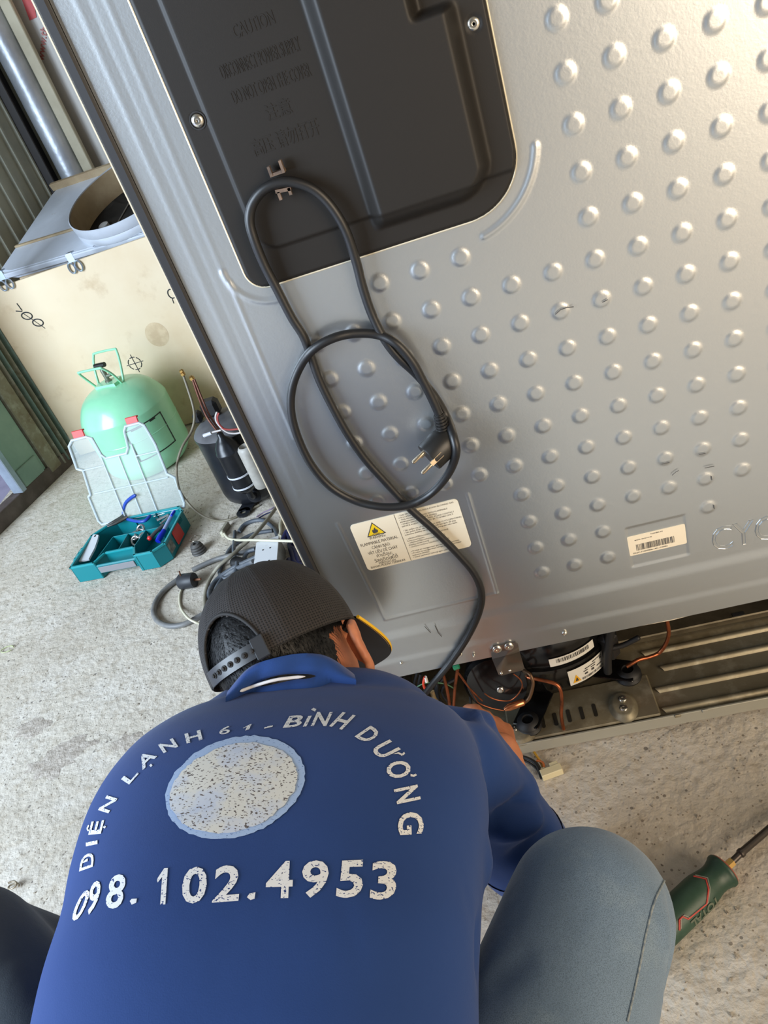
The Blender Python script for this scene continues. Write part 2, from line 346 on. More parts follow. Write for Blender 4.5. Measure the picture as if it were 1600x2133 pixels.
for k, u in enumerate((-.10, .03, .16)):
    p = cen + U_ * u - N_ * .030; L_ = math.sqrt(max(0, .24 ** 2 - u * u)); part('cross_wire', MB().cyl(p - V_ * L_, p + V_ * L_, .0025, 6), mat('grey_wire', (130, 128, 124), .4, .6), hs)
b = MB(); b.lathe([(.02, 0), (.02, .012), (.012, .016)], cen - U_ * .16 - V_ * .06 - N_ * .032, N_, 16); part('bolt', b, mat('bolt_white', (200, 200, 200), .4, .3), hs)
b = MB().box(P0 + U_ * .14 - V_ * .006 - N_ * .012, (LW, .014, .02), R=R_h, bev=.003); part('front_lip', b, HW, hs)
b = MB().box(P0 - U_ * .15 + V_ * .16 + N_ * .004, (.30, .012, .008), R=R_h, bev=.002); part('seam_ridge', b, HT, hs)
b = MB().box(P0 + U_ * .0 + V_ * (LD - .01) + N_ * .012, (.62, .02, .03), R=R_h, bev=.003); part('rear_lip', b, HT, hs)
# plywood crate
YP = 1.78
M_ply = mat('plywood', (222, 200, 166), .62, noise=[(3.5, (210, 182, 142), .45, .75), (11, (186, 154, 112), .60, .8), (1.6, (228, 210, 180), .45, .7)], bump=(90, .15, .001))
crt = thing('plywood_crate', 'pale plywood crate behind the green gas cylinder with black stencil marks', 'crate', (-1.3, YP, 0))
zt = .692; xl = bk(155, 930, YP)[0] - .0
part('front_panel', MB().box(((xl + -.55) / 2, YP + .006, zt / 2 + .003), (-.55 - xl, .012, zt - .006), bev=.0015), M_ply, crt)
part('side_panel', MB().box((xl + .006, YP + .146, .30), (.012, .268, .60), bev=.0015), M_ply, crt)
part('side_panel', MB().box((-.556, YP + .146, .30), (.012, .268, .60), bev=.0015), M_ply, crt)
part('rear_panel', MB().box(((xl + -.55) / 2, YP + .286, .328), (-.57 - xl, .012, .655), bev=.0015), M_ply, crt)
M_clip = mat('zinc_clip', (172, 184, 200), .35, .8)
def clip(px, py):
    p = bk(px, py, YP - .002); b = MB(); o = p - Y * .004
    b.prism([(-.012, .0), (.012, .0), (.012, .03), (-.012, .03)], 0, -.002, frame=(o, X, Z, Y))
    for s in (-1, 1):
        t = np.linspace(0, 2 * math.pi, 14); b.tube([o + X * (s * .0135 + .0115 * math.cos(a)) + Z * (-.018 + .018 * math.sin(a)) for a in t], .0028, 6)
    b.box(o + Z * .028 + Y * .012, (.022, .03, .003)); return b
for px, py in ((152, 545), (8, 582)): part('latch_clip', clip(px, py), M_clip, crt)
M_ink = mat('stencil_ink', (54, 58, 62), .7)
def mark(fn): b = MB(); fn(b); part('stencil_mark', b, M_ink, crt, smooth=None)
def arc(b, c, rx, rz, a0, a1, w=.0022, rot=0.0):
    t = np.linspace(a0, a1, 20); ca, sa = math.cos(rot), math.sin(rot)
    P = [[c + X * (ca * q * rx_ * math.cos(a) - sa * q * rz_ * math.sin(a)) + Z * (sa * q * rx_ * math.cos(a) + ca * q * rz_ * math.sin(a)) for q in (1,)][0] for a in t for rx_, rz_ in ((rx, rz),)]
    b.tube([p - Y * .0002 for p in P], w, 4)
def cross(b):
    c = bk(281, 757, YP - .0006)
    for k in range(6): arc(b, c, .0245, .0245, k * math.pi / 3 + .12, (k + 1) * math.pi / 3 - .12, .0016)
    b.tube([c - Z * .036, c + Z * .036], .0014, 4); b.tube([c - X * .034, c + X * .034], .0014, 4)
mark(cross)
def rings(b):
    for px, py in ((56, 658), (79, 672)): arc(b, bk(px, py, YP - .0006), .019, .013, 0, 6.3, .0022, -.25)
    b.tube([bk(47, 652, YP - .0008), bk(94, 684, YP - .0008)], .0012, 4); b.tube([bk(35, 632, YP - .0008), bk(46, 647, YP - .0008)], .002, 4); b.tube([bk(33, 648, YP - .0008), bk(46, 649, YP - .0008)], .002, 4)
mark(rings)
def ring3(b): arc(b, bk(357, 612, YP - .0006), .012, .016, 0, 6.3, .002); b.tube([bk(358, 620, YP - .0008), bk(362, 632, YP - .0008)], .0015, 4)
mark(ring3)
b = MB(); c = bk(327, 697, YP - .0004); t = np.linspace(0, 2 * math.pi, 30, endpoint=False); b.add([c + X * .042 * math.cos(a) + Z * .046 * math.sin(a) for a in t], [tuple(range(30))])
part('stain', b, mat('ply_stain', (214, 190, 154), .7, noise=(30, (200, 174, 138), .4, .6)), crt, smooth=None, label='faint round grey stain')
# ================================================================== REFRIGERATOR (back side)
U = .046; FX0, FX1, FZ0, FZ1 = -.451, .37, .255, 1.76
fr = thing('refrigerator', 'large grey steel refrigerator seen from behind with its compressor bay open', 'refrigerator', (-.04, .35, 0))
M_sheet = mat('grey_painted_steel', (190, 194, 196), .35, .90, .5, bump=[(420, .10, .0007), (160, .07, .0010)])
M_edge = mat('pale_cut_edge', (214, 206, 184), .35, .3)
M_trim = mat('black_trim', (30, 30, 33), .5)
M_blk = mat('black_cover_plastic', (27, 24, 21), .5, 0, .35, bump=(900, .12, .0004))
M_gal = mat('galvanised_steel', (156, 148, 126), .40, .6, noise=[(9, (136, 126, 104), .4, .7), (30, (196, 188, 166), .5, .8), (4, (110, 98, 76), .55, .8)], bump=(40, .25, .002))
M_zinc = mat('zinc_screw', (210, 206, 196), .22, .95)
M_cop = mat('copper', (168, 96, 62), .35, .85, noise=(40, (92, 58, 40), .45, .7))
M_gloss = mat('black_gloss_paint', (14, 14, 15), .16, 0, .6, noise=(30, (30, 28, 26), .5, .8))
M_rub = mat('black_rubber', (22, 22, 24), .55, bump=(200, .2, .0006))
# cabinet
b = MB(); b.box(((FX0 + FX1) / 2, .37, (FZ0 + FZ1) / 2), (FX1 - FX0, .70, FZ1 - FZ0), bev=.004)
b.box((FX0 + .008, .37, .14), (.016, .70, .23)); b.box((FX1 - .008, .37, .14), (.016, .70, .23))
b.box(((FX0 + FX1) / 2, .37, .019), (FX1 - FX0, .70, .010)); b.box(((FX0 + FX1) / 2, .50, .14), (FX1 - FX0, .42, .22))
part('cabinet', b, mat('cabinet_side_paint', (60, 60, 64), .35, .2), fr)
for x in (FX0 + .05, FX1 - .05):
    for y in (.08, .64): part('foot', MB().lathe([(.018, 0), (.02, .003), (.02, .012), (.01, .014), (.01, .02)], (x, y, 0), Z, 16), M_rub, fr)
# pressed sheet with its bumps and beads, as a height field
def rrsdf(x, z, x0, x1, z0, z1, rl, rr):
    cx, cz = (x0 + x1) / 2, (z0 + z1) / 2; r = np.where((z < cz), np.where(x > cx, rr, rl), rl)
    qx = np.abs(x - cx) - (x1 - x0) / 2 + r; qz = np.abs(z - cz) - (z1 - z0) / 2 + r
    return np.minimum(np.maximum(qx, qz), 0) + np.hypot(np.maximum(qx, 0), np.maximum(qz, 0)) - r
BX0, BX1, BZ0, BZ1 = -.3690, -.0585, .8885, 1.50
def seg(x, z, a, c):
    a = np.array(a); c = np.array(c); d = c - a; t = np.clip(((x - a[0]) * d[0] + (z - a[1]) * d[1]) / (d @ d), 0, 1)
    return np.hypot(x - a[0] - t * d[0], z - a[1] - t * d[1])
def hsheet(x, z):
    h = np.zeros_like(x); w = np.zeros_like(x)
    def bead(d, wd, ht): return ht * np.clip(1 - (d / wd) ** 2, 0, 1)
    for c in range(-7, 8):
        for r in range(-16, 15):
            if r <= 3 and c < 0: continue
            if r == 4 and c in (-2, -1): continue
            if c <= -4 and r >= 11: continue
            if c in (0, 1) and r > 12: continue
            if c in (2, 3) and r > 13 - (c == 3): continue
            if c >= 4 and r > 12: continue
            if r == 4 and c <= -6: continue
            d = np.hypot(x - c * U, z - (22.6 - r) * U); h += .0013 * (1 - sstep(d, .0066, .0110))
    for (x1_, z1_, x2_, z2_, wd, ht) in ((-.412, 1.6, -.419, .62, .0045, .00022), (-.402, 1.6, -.409, .62, .003, -.00015), (-.384, 1.6, -.391, .90, .004, .00022)):
        h += bead(seg(x, z, (x1_, z1_), (x2_, z2_)), wd, ht)
    # curved bead round the lower right corner of the cover, and the left one
    cx, cz, R = -.128, .958, .0905; a = np.arctan2(z - cz, x - cx); d = np.abs(np.hypot(x - cx, z - cz) - R)
    ac = np.clip(a, -1.36, -.20); d = np.hypot(x - cx - R * np.cos(ac), z - cz - R * np.sin(ac)); h += bead(d, .0042, .0014)
    cx, cz, R = -.345, .918, .046; a = np.arctan2(z - cz, x - cx); a = np.where(a > 0, a - 2 * np.pi, a); ac = np.clip(a, -math.pi, -1.57)
    h += bead(np.hypot(x - cx - R * np.cos(ac), z - cz - R * np.sin(ac)), .004, .0009)
    h += bead(seg(x, z, (-.388, .905), (-.392, .70)), .003, .0006)
    for a_, c_ in (((-.385, .56), (-.376, .375)), ((-.376, .375), (-.207, .376)), ((-.207, .376), (-.206, .555))): h += bead(seg(x, z, a_, c_), .0026, .0008)
    # label recess and barcode field
    h += -.0012 * (1 - sstep(np.maximum(np.abs(x - .0225) - .0385, np.abs(z - .403) - .0345), -.0012, .0012))
    # cross beads near the foot of the sheet
    zz = z + .0 * x; h += .0018 * (1 - sstep(zz, .332, .352)) + .0010 * (1 - sstep(zz, .284, .298))
    h += .0008 * np.sin(x * 9 + 1) * np.sin(z * 6)
    return h
xs = np.arange(FX0 + .0125, FX1 + .0001, .002); zs = np.concatenate([np.arange(FZ0, 1.26, .002), np.arange(1.27, FZ1, .02)])
XX, ZZ = np.meshgrid(xs, zs, indexing='ij'); HH = hsheet(XX, ZZ)
P = np.stack([XX, -HH - .001, ZZ], -1); b = MB(); b.grid(P)
rim = [(x, FZ0) for x in xs]; b.grid([[(x, -hsheet(np.array([x]), np.array([FZ0]))[0] - .001, FZ0) for x in xs], [(x, .018, FZ0 - .0005) for x in xs]])
sh = part('back_sheet', b, M_sheet, fr, smooth=None, fix=False); sh.data.polygons.foreach_set('use_smooth', [True] * len(sh.data.polygons))
b = MB().box((FX0 + .0060, .006, (FZ0 + FZ1) / 2), (.012, .026, FZ1 - FZ0), bev=.002); part('corner_trim', b, M_trim, fr)
b = MB().box((FX0 - .0010, .008, (FZ0 + FZ1) / 2), (.0016, .026, FZ1 - FZ0)); part('trim_edge', b, M_edge, fr)
# embossed lettering
b = MB(); o = bk(1477, 1148, -.001); put_text(b, 'CYCLOPENTANE', np.array([.0915, -.0040, .3625]), X, Z, .058, .0, .0, width=.32)
V = b.arr(); V[:, 1] = -.0031; b.v = [V]
def outline_tubes(txt, o, width, size, r, hgt):
    cu = bpy.data.curves.new('t', 'FONT'); cu.body = txt; cu.size = size; cu.fill_mode = 'NONE'; cu.resolution_u = 3
    ob = bpy.data.objects.new('t', cu); COL.objects.link(ob); dg = bpy.context.evaluated_depsgraph_get(); dg.update()
    me = bpy.data.meshes.new_from_object(ob.evaluated_get(dg)); v = np.array([tuple(a.co) for a in me.vertices]); ed = [tuple(e.vertices) for e in me.edges]
    bpy.data.objects.remove(ob); bpy.data.curves.remove(cu); bpy.data.meshes.remove(me); sc = width / (v[:, 0].max() - v[:, 0].min()); v[:, 0] *= sc; mb = MB()
    for a, c in ed:
        p = np.array(o) + X * v[a, 0] + Z * v[a, 1]; q = np.array(o) + X * v[c, 0] + Z * v[c, 1]
        if np.linalg.norm(p - q) > 1e-6: mb.tube([p, q], r, 5, cap=False)
    return mb
part('embossed_lettering', outline_tubes('CYCLOPENTANE', (.0915, -.0016, .3640), .325, .057, .0008, .01), M_sheet, fr, smooth=60, fix=False)
# black cover over the control board
def clampR(x, z, x0, x1, z0, z1, rl, rr):
    x = np.clip(x, x0, x1); z = np.clip(z, z0, z1)
    for sx, r in ((0, rl), (1, rr)):
        cx = x0 + r if sx == 0 else x1 - r; cz = z0 + r
        m = ((x < cx) if sx == 0 else (x > cx)) & (z < cz); d = np.hypot(x - cx, z - cz); k = np.where(m & (d > r), r / np.maximum(d, 1e-9), 1.0)
        x = np.where(m, cx + (x - cx) * k, x); z = np.where(m, cz + (z - cz) * k, z)
    return x, z
def hcover(x, z):
    h = .0035 + .0025 * sstep(x, -.3425, -.3395) * (1 - sstep(rrsdf(x, z, -.346, -.02, .925, 2.0, .03, .03), -.003, .001))
    e = sstep(x, -.219, -.2035) * (1 - sstep(x, -.1005, -.0845)) * sstep(z + .0, .9075, .9245)
    c = np.hypot(np.maximum(x + .125, 0), np.maximum(.950 - z, 0)); e2 = 1 - sstep(c, .026, .041)
    h = h + .0150 * np.minimum(e, e2) * (1 - sstep(z, 1.076, 1.084) * sstep(x, -.13, -.118))
    d = rrsdf(x, z, BX0, BX1, BZ0, BZ1, .022, .060); h = h * np.clip(sstep(-d, -.0001, .003), .15, 1)
    for sx, sz in SCR: h = h - .0012 * (1 - sstep(np.hypot(x - sx, z - sz), .0062, .0072))
    return h
SCR = [(-.351, 1.063), (-.074, 1.059)]
xs = np.arange(BX0, BX1 + .0015, .0018); zs = np.concatenate([np.arange(BZ0, 1.26, .0018), np.arange(1.26, BZ1 + .01, .01)])
XX, ZZ = np.meshgrid(xs, zs, indexing='ij'); XX, ZZ = clampR(XX, ZZ, BX0, BX1, BZ0, BZ1, .022, .060)
b = MB().grid(np.stack([XX, -hcover(XX, ZZ) - .001, ZZ], -1))
cv = part('control_cover', b, M_blk, fr, smooth=None, fix=False); cv.data.polygons.foreach_set('use_smooth', [True] * len(cv.data.polygons))
t = []
for a in np.linspace(0, 1, 2): t.append((BX0, BZ1 - (BZ1 - BZ0 - .022) * a))
for a in np.linspace(math.pi, 1.5 * math.pi, 8)[1:]: t.append((BX0 + .022 + .022 * math.cos(a), BZ0 + .022 + .022 * math.sin(a)))
for a in np.linspace(1.5 * math.pi, 2 * math.pi, 14): t.append((BX1 - .060 + .060 * math.cos(a), BZ0 + .060 + .060 * math.sin(a)))
t.append((BX1, BZ1)); part('opening_edge', MB().tube([(x, -.0012, z) for x, z in t], .0014, 6), M_edge, fr, smooth=60)
def screw(p, r, n=(0, -1, 0), mb=None):
    mb = mb or MB(); mb.lathe([(r, -.001), (r, .0006), (r * .85, .0018), (r * .5, .0026), (r * .22, .0022), (r * .2, .001), (.0002, .001)], p, n, 18); return mb
for sx, sz in SCR:
    part('screw', screw((sx, -.0048, sz), .0062), M_zinc, cv); part('washer_ring', MB().lathe([(.0085, 0), (.0085, .0012), (.0072, .0012), (.0072, 0)], (sx, -.0040, sz), (0, -1, 0), 24, cap=False), M_rub, cv)
b = MB()
for txt, px, py, sz, wd in (('CAUTION', 484, 66, .016, .040), ('DISCONNECT POWER SUPPLY', 458, 152, .017, .080), ('DO NOT OPEN THE COVER', 482, 204, .017, .080), ('注意', 552, 238, .016, .026), ('高压 请勿打开', 525, 312, .017, .070)):
    p = bk(px, py, -.008); put_text(b, txt, (p[0], -.0071, p[2] - .006), X, Z, sz, 0, .0003, width=wd, nrm=-Y)
part('moulded_lettering', b, M_blk, cv, smooth=None, fix=False)
M_hook = mat('dusty_hook', (112, 92, 76), .6, noise=(90, (60, 52, 48), .4, .7))
p = bk(577, 352, -.010); b = MB(); b.box(p + Z * -.003 + Y * -.001, (.016, .012, .003)); b.box(p - X * .0065 + Z * .001 - Y * .004, (.0028, .007, .009)); b.box(p + X * .0065 + Z * .0015 - Y * .004, (.0028, .007, .012)); part('cord_hook', b, M_hook, cv)
p = bk(592, 392, -.010); b = MB(); b.box(p + Z * .0 + Y * -.003, (.016, .014, .0035), R=np.array(Matrix.Rotation(.12, 3, 'Y'))); b.box(p - X * .0055 - Z * .004 - Y * .008, (.003, .004, .008)); b.box(p + X * .006 - Z * .003 - Y * .008, (.003, .004, .007)); part('cord_hook', b, M_hook, cv)
b = MB(); b.tube(spline([bk(*q, -.0065) for q in ((597, 470), (608, 452), (622, 437), (634, 438), (650, 447))]), .0004, 4); part('scratch', b, mat('scratch_grey', (96, 88, 82), .6), cv)
# warning label
M_paper = mat('label_paper', (216, 208, 188), .55); M_print = mat('label_print', (62, 60, 60), .6)
LX0, LX1, LZ0, LZ1, LY = -.3700, -.2200, .4700, .5520, -.0018
cor = [(727, 1095), (945, 1040), (990, 1135), (768, 1190)]; q = [bk(*c, LY) for c in cor]
LX0 = (q[0][0] + q[3][0]) / 2; LX1 = (q[1][0] + q[2][0]) / 2; LZ1 = (q[0][2] + q[1][2]) / 2; LZ0 = (q[2][2] + q[3][2]) / 2; LWd = LX1 - LX0; LH = LZ1 - LZ0
def rr(x0, x1, z0, z1, r, y, n=6):
    pts = []
    for cx, cz, a0 in ((x1 - r, z1 - r, 0), (x0 + r, z1 - r, 90), (x0 + r, z0 + r, 180), (x1 - r, z0 + r, 270)):
        for k in range(n): a = math.radians(a0 + 90 * k / (n - 1)); pts.append((cx + r * math.cos(a), y, cz + r * math.sin(a)))
    return pts
def card(x0, x1, z0, z1, r, y0, th):
    a = rr(x0, x1, z0, z1, r, y0); c = [(p[0], y0 - th, p[2]) for p in a]; n = len(a); return MB().add(a + c, [tuple(range(n)), tuple(range(n, 2 * n))[::-1]] + [(i, (i + 1) % n, n + (i + 1) % n, n + i) for i in range(n)])
b1 = card(LX0, LX1, LZ0, LZ1, .006, -.001, .0009); b2 = MB(); b3 = MB(); ty = -.0021
def T(b, txt, u, v, size, width=None, bold=.0, center=True):
    """u, v in label units 0..1 from the top left"""
    V, F = text2d(txt, size, bold)
    if not len(V): return
    w = V[:, 0].max() - V[:, 0].min(); m0 = V[:, 0].min()
    if width: k = width * LWd / w; V[:, 0] = (V[:, 0] - m0) * k; w = width * LWd
    else: V[:, 0] -= m0
    x = LX0 + u * LWd - (w / 2 if center else 0); b.add(np.array([x, ty, LZ1 - v * LH]) + V[:, :1] * X + V[:, 1:2] * Z, F)
for txt, v, s_, w_ in (('WARNING:', .375, .0072, .155), ('FLAMMABLE MATERIAL', .475, .0072, .355), ('CẢNH BÁO:', .575, .0072, .175), ('VẬT LIỆU DỄ CHÁY', .672, .0072, .285), ('คำเตือน:', .762, .0078, .15), ('วัสดุติดไฟได้', .862, .0086, .225), ('PERINGATAN', .90 + .015, .0050, .16), ('BAHAN MUDAH TERBAKAR', .965, .0052, .335)):
    T(b2, txt, .205, v, s_, w_, 0)
b2.box((LX0 + .42 * LWd, ty, (LZ0 + LZ1) / 2), (.0005, .0001, LH))
tx, tz, tr = LX0 + .205 * LWd, LZ1 - .205 * LH, .0112
tri = lambda k, y: [(tx - k, y, tz - k * .66), (tx + k, y, tz - k * .66), (tx, y, tz + k * 1.0)]
b2.add(tri(.0135, ty), [(0, 1, 2)]); b3.add(tri(.0112, ty - .0001), [(0, 1, 2)])
fl_ = [(-.0030, -.004), (.0030, -.004), (.0042, -.001), (.0030, .002), (.0022, .0005), (.0012, .0055), (-.0008, .003), (-.0016, .0012), (-.0032, .0025), (-.0040, -.0012)]
b2.add([(tx + x, ty - .0002, tz + z - .0008) for x, z in fl_], [tuple(range(10))]); b2.add([(tx - .005, ty - .0002, tz - .0066), (tx + .005, ty - .0002, tz - .0066), (tx + .005, ty - .0002, tz - .0057), (tx - .005, ty - .0002, tz - .0057)], [(0, 1, 2, 3)])
lines = ['• THIS PRODUCT USES INSULATION BLOWING GAS', '  CYCLOPENTANE.', '• THIS PRODUCT IS MADE WITH FLAMMABLE', '  REFRIGERANT ISOBUTANE (R600a).', '• WHEN SERVICE IS REQUIRED, PLEASE CONTACT', '  SERVICE AGENT APPOINTED BY TOSHIBA ONLY.', '', '• Sản phẩm này sử dụng khí cách nhiệt (CYCLOPENTANE).', '• Sản phẩm được sản xuất với chất làm lạnh dễ cháy', '  isobutane (R600a) vui lòng liên hệ trung tâm bảo hành.', '', '• ผลิตภัณฑ์นี้ใช้ฉนวนโฟม CYCLOPENTANE', '  ในกระบวนการผลิต', '• ผลิตภัณฑ์นี้ใช้สารทำความเย็นที่ติดไฟได้', '  (R600a) ISOBUTANE', '• เมื่อต้องการบริการ โปรดติดต่อศูนย์บริการ', '', '• Produk ini menggunakan gas insulasi cyclopentane.', '• Produk ini menggunakan refrigeran mudah terbakar', '  isobutane (R600a).', '• Untuk perbaikan hubungi agen servis resmi.']
for k, t_ in enumerate(lines):
    if t_: T(b2, t_, .45, .065 + k * .0445, .0033, None, 0, center=False)
multi('warning_label', [(b1, M_paper), (b2, M_print), (b3, mat('warning_yellow', (222, 190, 30), .5))], fr, smooth=None, fix=False)
# barcode sticker on its recessed plate
def bars(b, x0, x1, z0, z1, y, seed, n=46):
    q = random.Random(seed); x = x0
    while x < x1:
        w = q.choice((.0004, .0004, .0008, .0012)); b.add([(x, y, z0), (x + w, y, z0), (x + w, y, z1), (x, y, z1)], [(0, 1, 2, 3)]); x += w + q.choice((.0004, .0006, .0010))
cor = [bk(*c, -.001) for c in ((1306, 1116), (1427, 1094), (1431, 1131), (1312, 1159))]; bx0, bx1 = (cor[0][0] + cor[3][0]) / 2, (cor[1][0] + cor[2][0]) / 2; bz1, bz0 = (cor[0][2] + cor[1][2]) / 2, (cor[2][2] + cor[3][2]) / 2
b1 = card(bx0, bx1, bz0, bz1, .0022, -.0004, .0009); b2 = MB(); bars(b2, bx0 + .010, bx1 - .016, bz0 + .007, bz0 + .018, -.00145, 5)
for txt, fx, fz, s_ in (('TOSHIBA PX', .40, .90, .0030), ('MODEL: GR-B31VU SK', .12, .76, .0024), ('SN:201-F10009006-1401-1N0003', .06, .10, .0034)):
    put_text(b2, txt, (bx0 + fx * (bx1 - bx0), -.00145, bz0 + fz * (bz1 - bz0) - .001), X, Z, s_, .00004)
multi('barcode_label', [(b1, mat('sticker_cream', (222, 206, 178), .5)), (b2, M_print)], fr, smooth=None, fix=False)
for px, py in ((1176, 1318), (960, 1362), (987, 1364), (836, 1380)): p = bk(px, py, -.004); part('small_screw', screw(p - Y * .001 + Y * .0, .0042 if px == 1176 else .0022), M_zinc, fr)
M_scr = mat('black_scuff', (60, 56, 52), .7); b = MB()
for seq in (((1157, 655), (1168, 645), (1180, 641), (1195, 639)), ((1255, 630), (1266, 624)), ((1378, 967), (1395, 963)), ((1456, 947), (1470, 944)), ((1482, 992), (1483, 1000)), ((1400, 990), (1408, 983), (1414, 980)), ((1487, 1052), (1488, 1060)), ((906, 1303), (913, 1318), (920, 1326)), ((885, 1305), (897, 1318)), ((1468, 975), (1488, 971))):
    part('scuff_mark', MB().tube([bk(*q, -.0036) for q in seq], .0005, 4), M_scr, fr)
# rail, tray, compressor bay
b = MB().box(((FX0 + FX1) / 2, -.001, .0255), (FX1 - FX0 - .002, .004, .024), bev=.0008); b.box(((FX0 + FX1) / 2, .008, .0142), (FX1 - FX0 - .002, .02, .0016))
part('base_rail', b, mat('rail_grey_paint', (168, 166, 154), .4, .3), fr)
for px in (1414, 1470): 
    p = bk(px, 1503 if px == 1414 else 1488, -.004); part('rail_notch', MB().box((p[0], -.0035, .036), (.010, .003, .006), bev=.001), M_gal if px == 1414 else mat('rail_grey_paint', (0, 0, 0)), fr)
ZB = .030
b = MB().box(((FX0 + FX1) / 2, .15, ZB - .0025), (FX1 - FX0 - .034, .29, .005)); part('base_plate', b, M_gal, fr)
def rib(px0, py0, px1, py1, w=.0065, x1=FX1 - .02, z=ZB):
    a = fl(px0, py0, z); c = fl(px1, py1, z); y = (a[1] + c[1]) / 2; P = []
    for t in np.linspace(-1, 1, 9): P.append([(a[0] + .006 * abs(t), y + w * t, z + .0055 * (1 - t * t)), ((a[0] + x1) / 2, y + w * t, z + .006 * (1 - t * t)), (x1, y + w * t, z + .006 * (1 - t * t))])
    return MB().grid(P)
for q in ((1379, 1482, 1600, 1437), (1365, 1440, 1600, 1392), (1375, 1394, 1600, 1348), (1335, 1362, 1600, 1310)): part('rib', rib(*q), M_gal, fr, smooth=80)
ys = fl(1500, 1290, ZB + .014)[1]
part('rear_ledge', MB().box((.13, ys + .02, ZB + .008), (.45, .05, .014), bev=.002), mat('ledge_steel', (140, 132, 114), .4, .8, noise=(20, (110, 102, 86), .4, .7)), fr)
p = fl(1538, 1279, ZB + .0155); part('ledge_slot', MB().box(p, (.020, .0075, .0012)), M_dark, fr)
part('bay_back', MB().box(((FX0 + FX1) / 2, .282, .14), (FX1 - FX0 - .03, .01, .22)), mat('bay_dark', (54, 50, 46), .6), fr)
# raised mounting plate with slots, bosses and bolts
a = fl(1062, 1555, ZB + .006); c = fl(1370, 1478, ZB + .006); tr_ = MB()
tx0, tx1, ty0, ty1 = -.262, fl(1375, 1480, ZB + .006)[0], .006, fl(1290, 1418, ZB + .006)[1] + .004
tr_.box(((tx0 + tx1) / 2, (ty0 + ty1) / 2, ZB + .003), (tx1 - tx0, ty1 - ty0, .006), bev=.0025); part('mounting_plate', tr_, M_gal, fr)
for px, py in ((1131, 1503), (1157, 1498), (1185, 1491), (1212, 1485), (1239, 1479)):
    c = fl(px, py, ZB + .0065); b = MB(); pts = [(c[0] + .0034 * math.cos(a) + 0, c[1] + (.0105 if math.sin(a) > 0 else -.0105) + .0034 * math.sin(a), ZB + .0066) for a in np.linspace(0, 2 * math.pi, 17)[:-1]]; b.add(pts, [tuple(range(16))])
    part('slot', b, mat('slot_dark', (34, 30, 22), .7), fr, smooth=None)
def boss(c, rx, ry, h):
    mb = MB(); rg = []
    for s_, z_ in ((1.25, 0), (1.1, h * .25), (.95, h * .8), (.8, h), (.01, h)): rg.append([(c[0] + rx * s_ * math.cos(t), c[1] + ry * s_ * math.sin(t), ZB + .006 + z_) for t in np.linspace(0, 2 * np.pi, 28, endpoint=False)])
    return mb.grid(rg, wrap_v=True)
cb = fl(1297, 1466, ZB + .014); part('boss', boss(cb, .019, .027, .009), M_gal, fr, smooth=80)
for px, py in ((1297, 1456), (1299, 1475)): part('bolt', screw(fl(px, py, ZB + .015) + Z * .001, .0068, (0, 0, 1)), M_zinc, fr)
cb = fl(1082, 1522, ZB + .012); part('boss', boss(cb, .022, .022, .006), M_gal, fr, smooth=80); part('bolt', screw(fl(1072, 1517, ZB + .013) + Z * .001, .0066, (0, 0, 1)), M_zinc, fr)
CX, CY, CRX = -.158, .150, .112
def shell(prof, n=48, sx=1.0, sy=.92): return MB().grid([[(CX + r * sx * math.cos(t), CY + r * sy * math.sin(t), z) for t in np.linspace(0, 2 * np.pi, n, endpoint=False)] for r, z in prof], wrap_v=True)
cp = part('compressor', shell([(.02, .052), (.07, .056), (.094, .07), (.104, .09), (.108, .115), (.109, .137), (.1135, .139), (.1135, .145), (.108, .147), (.107, .170), (.102, .195), (.090, .218), (.066, .236), (.03, .244), (.001, .245)]), M_gloss, fr, smooth=60)
def wraplabel(px_list, y0, mat_pairs): pass
def curved(name, t0, t1, z0, z1, slope, mats, parent, draw=None):
    """sticker following the compressor shell; t = angle, z = height"""
    R1, R2 = .1100, .1100 * .92 / .92
    def S_(u, v, off):
        t = t0 + (t1 - t0) * u; z = z0 + (z1 - z0) * v + slope * u; r = (.1106 if z < .138 else .1088 - max(0, z - .170) * .2) + off
        return np.array([CX + r * math.cos(t), CY + r * .92 * math.sin(t), z])
    b1 = MB().grid([[S_(u, v, .0006) for v in (0, .5, 1)] for u in np.linspace(0, 1, 16)]); b2 = MB()
    draw(b2, lambda u, v: S_(u, v, .0012)); b3 = MB()
    if len(mats) > 2: 
        for tri_, bb in (([(.07, .12), (.27, .12), (.17, .62)], b3), ([(.13, .2), (.21, .2), (.18, .45)], b2)):
            bb.add([S_(u, v, .0010 if bb is b3 else .0014) for u, v in tri_], [(0, 1, 2)])
    multi(name, [(b1, mats[0]), (b2, mats[1])] + ([(b3, mats[2])] if len(mats) > 2 else []), parent, smooth=60, fix=False)
M_lab = mat('label_white', (214, 212, 204), .5)
def d1(b, f_):
    q = random.Random(3); u = .14
    while u < .86:
        w = q.choice((.007, .007, .014, .02)); b.add([f_(u, .38), f_(u + w, .38), f_(u + w, .86), f_(u, .86)], [(0, 1, 2, 3)]); u += w + q.choice((.008, .012, .018))
def d2(b, f_):
    q = random.Random(4)
    for v0, v1, u0, u1 in ((.82, .88, .62, .92), (.68, .74, .4, .7), (.55, .61, .36, .68), (.36, .46, .38, .46), (.36, .48, .56, .64), (.66, .8, .84, .9), (.38, .44, .72, .88)): b.add([f_(u0, v0), f_(u1, v0), f_(u1, v1), f_(u0, v1)], [(0, 1, 2, 3)])
    u = .3
    while u < .93: b.add([f_(u, .1), f_(u + .012, .1), f_(u + .012, .24), f_(u, .24)], [(0, 1, 2, 3)]); u += q.choice((.02, .028, .035))
curved('barcode_sticker', -1.62, -.86, .150, .168, .000, [M_lab, M_print], cp, d1)
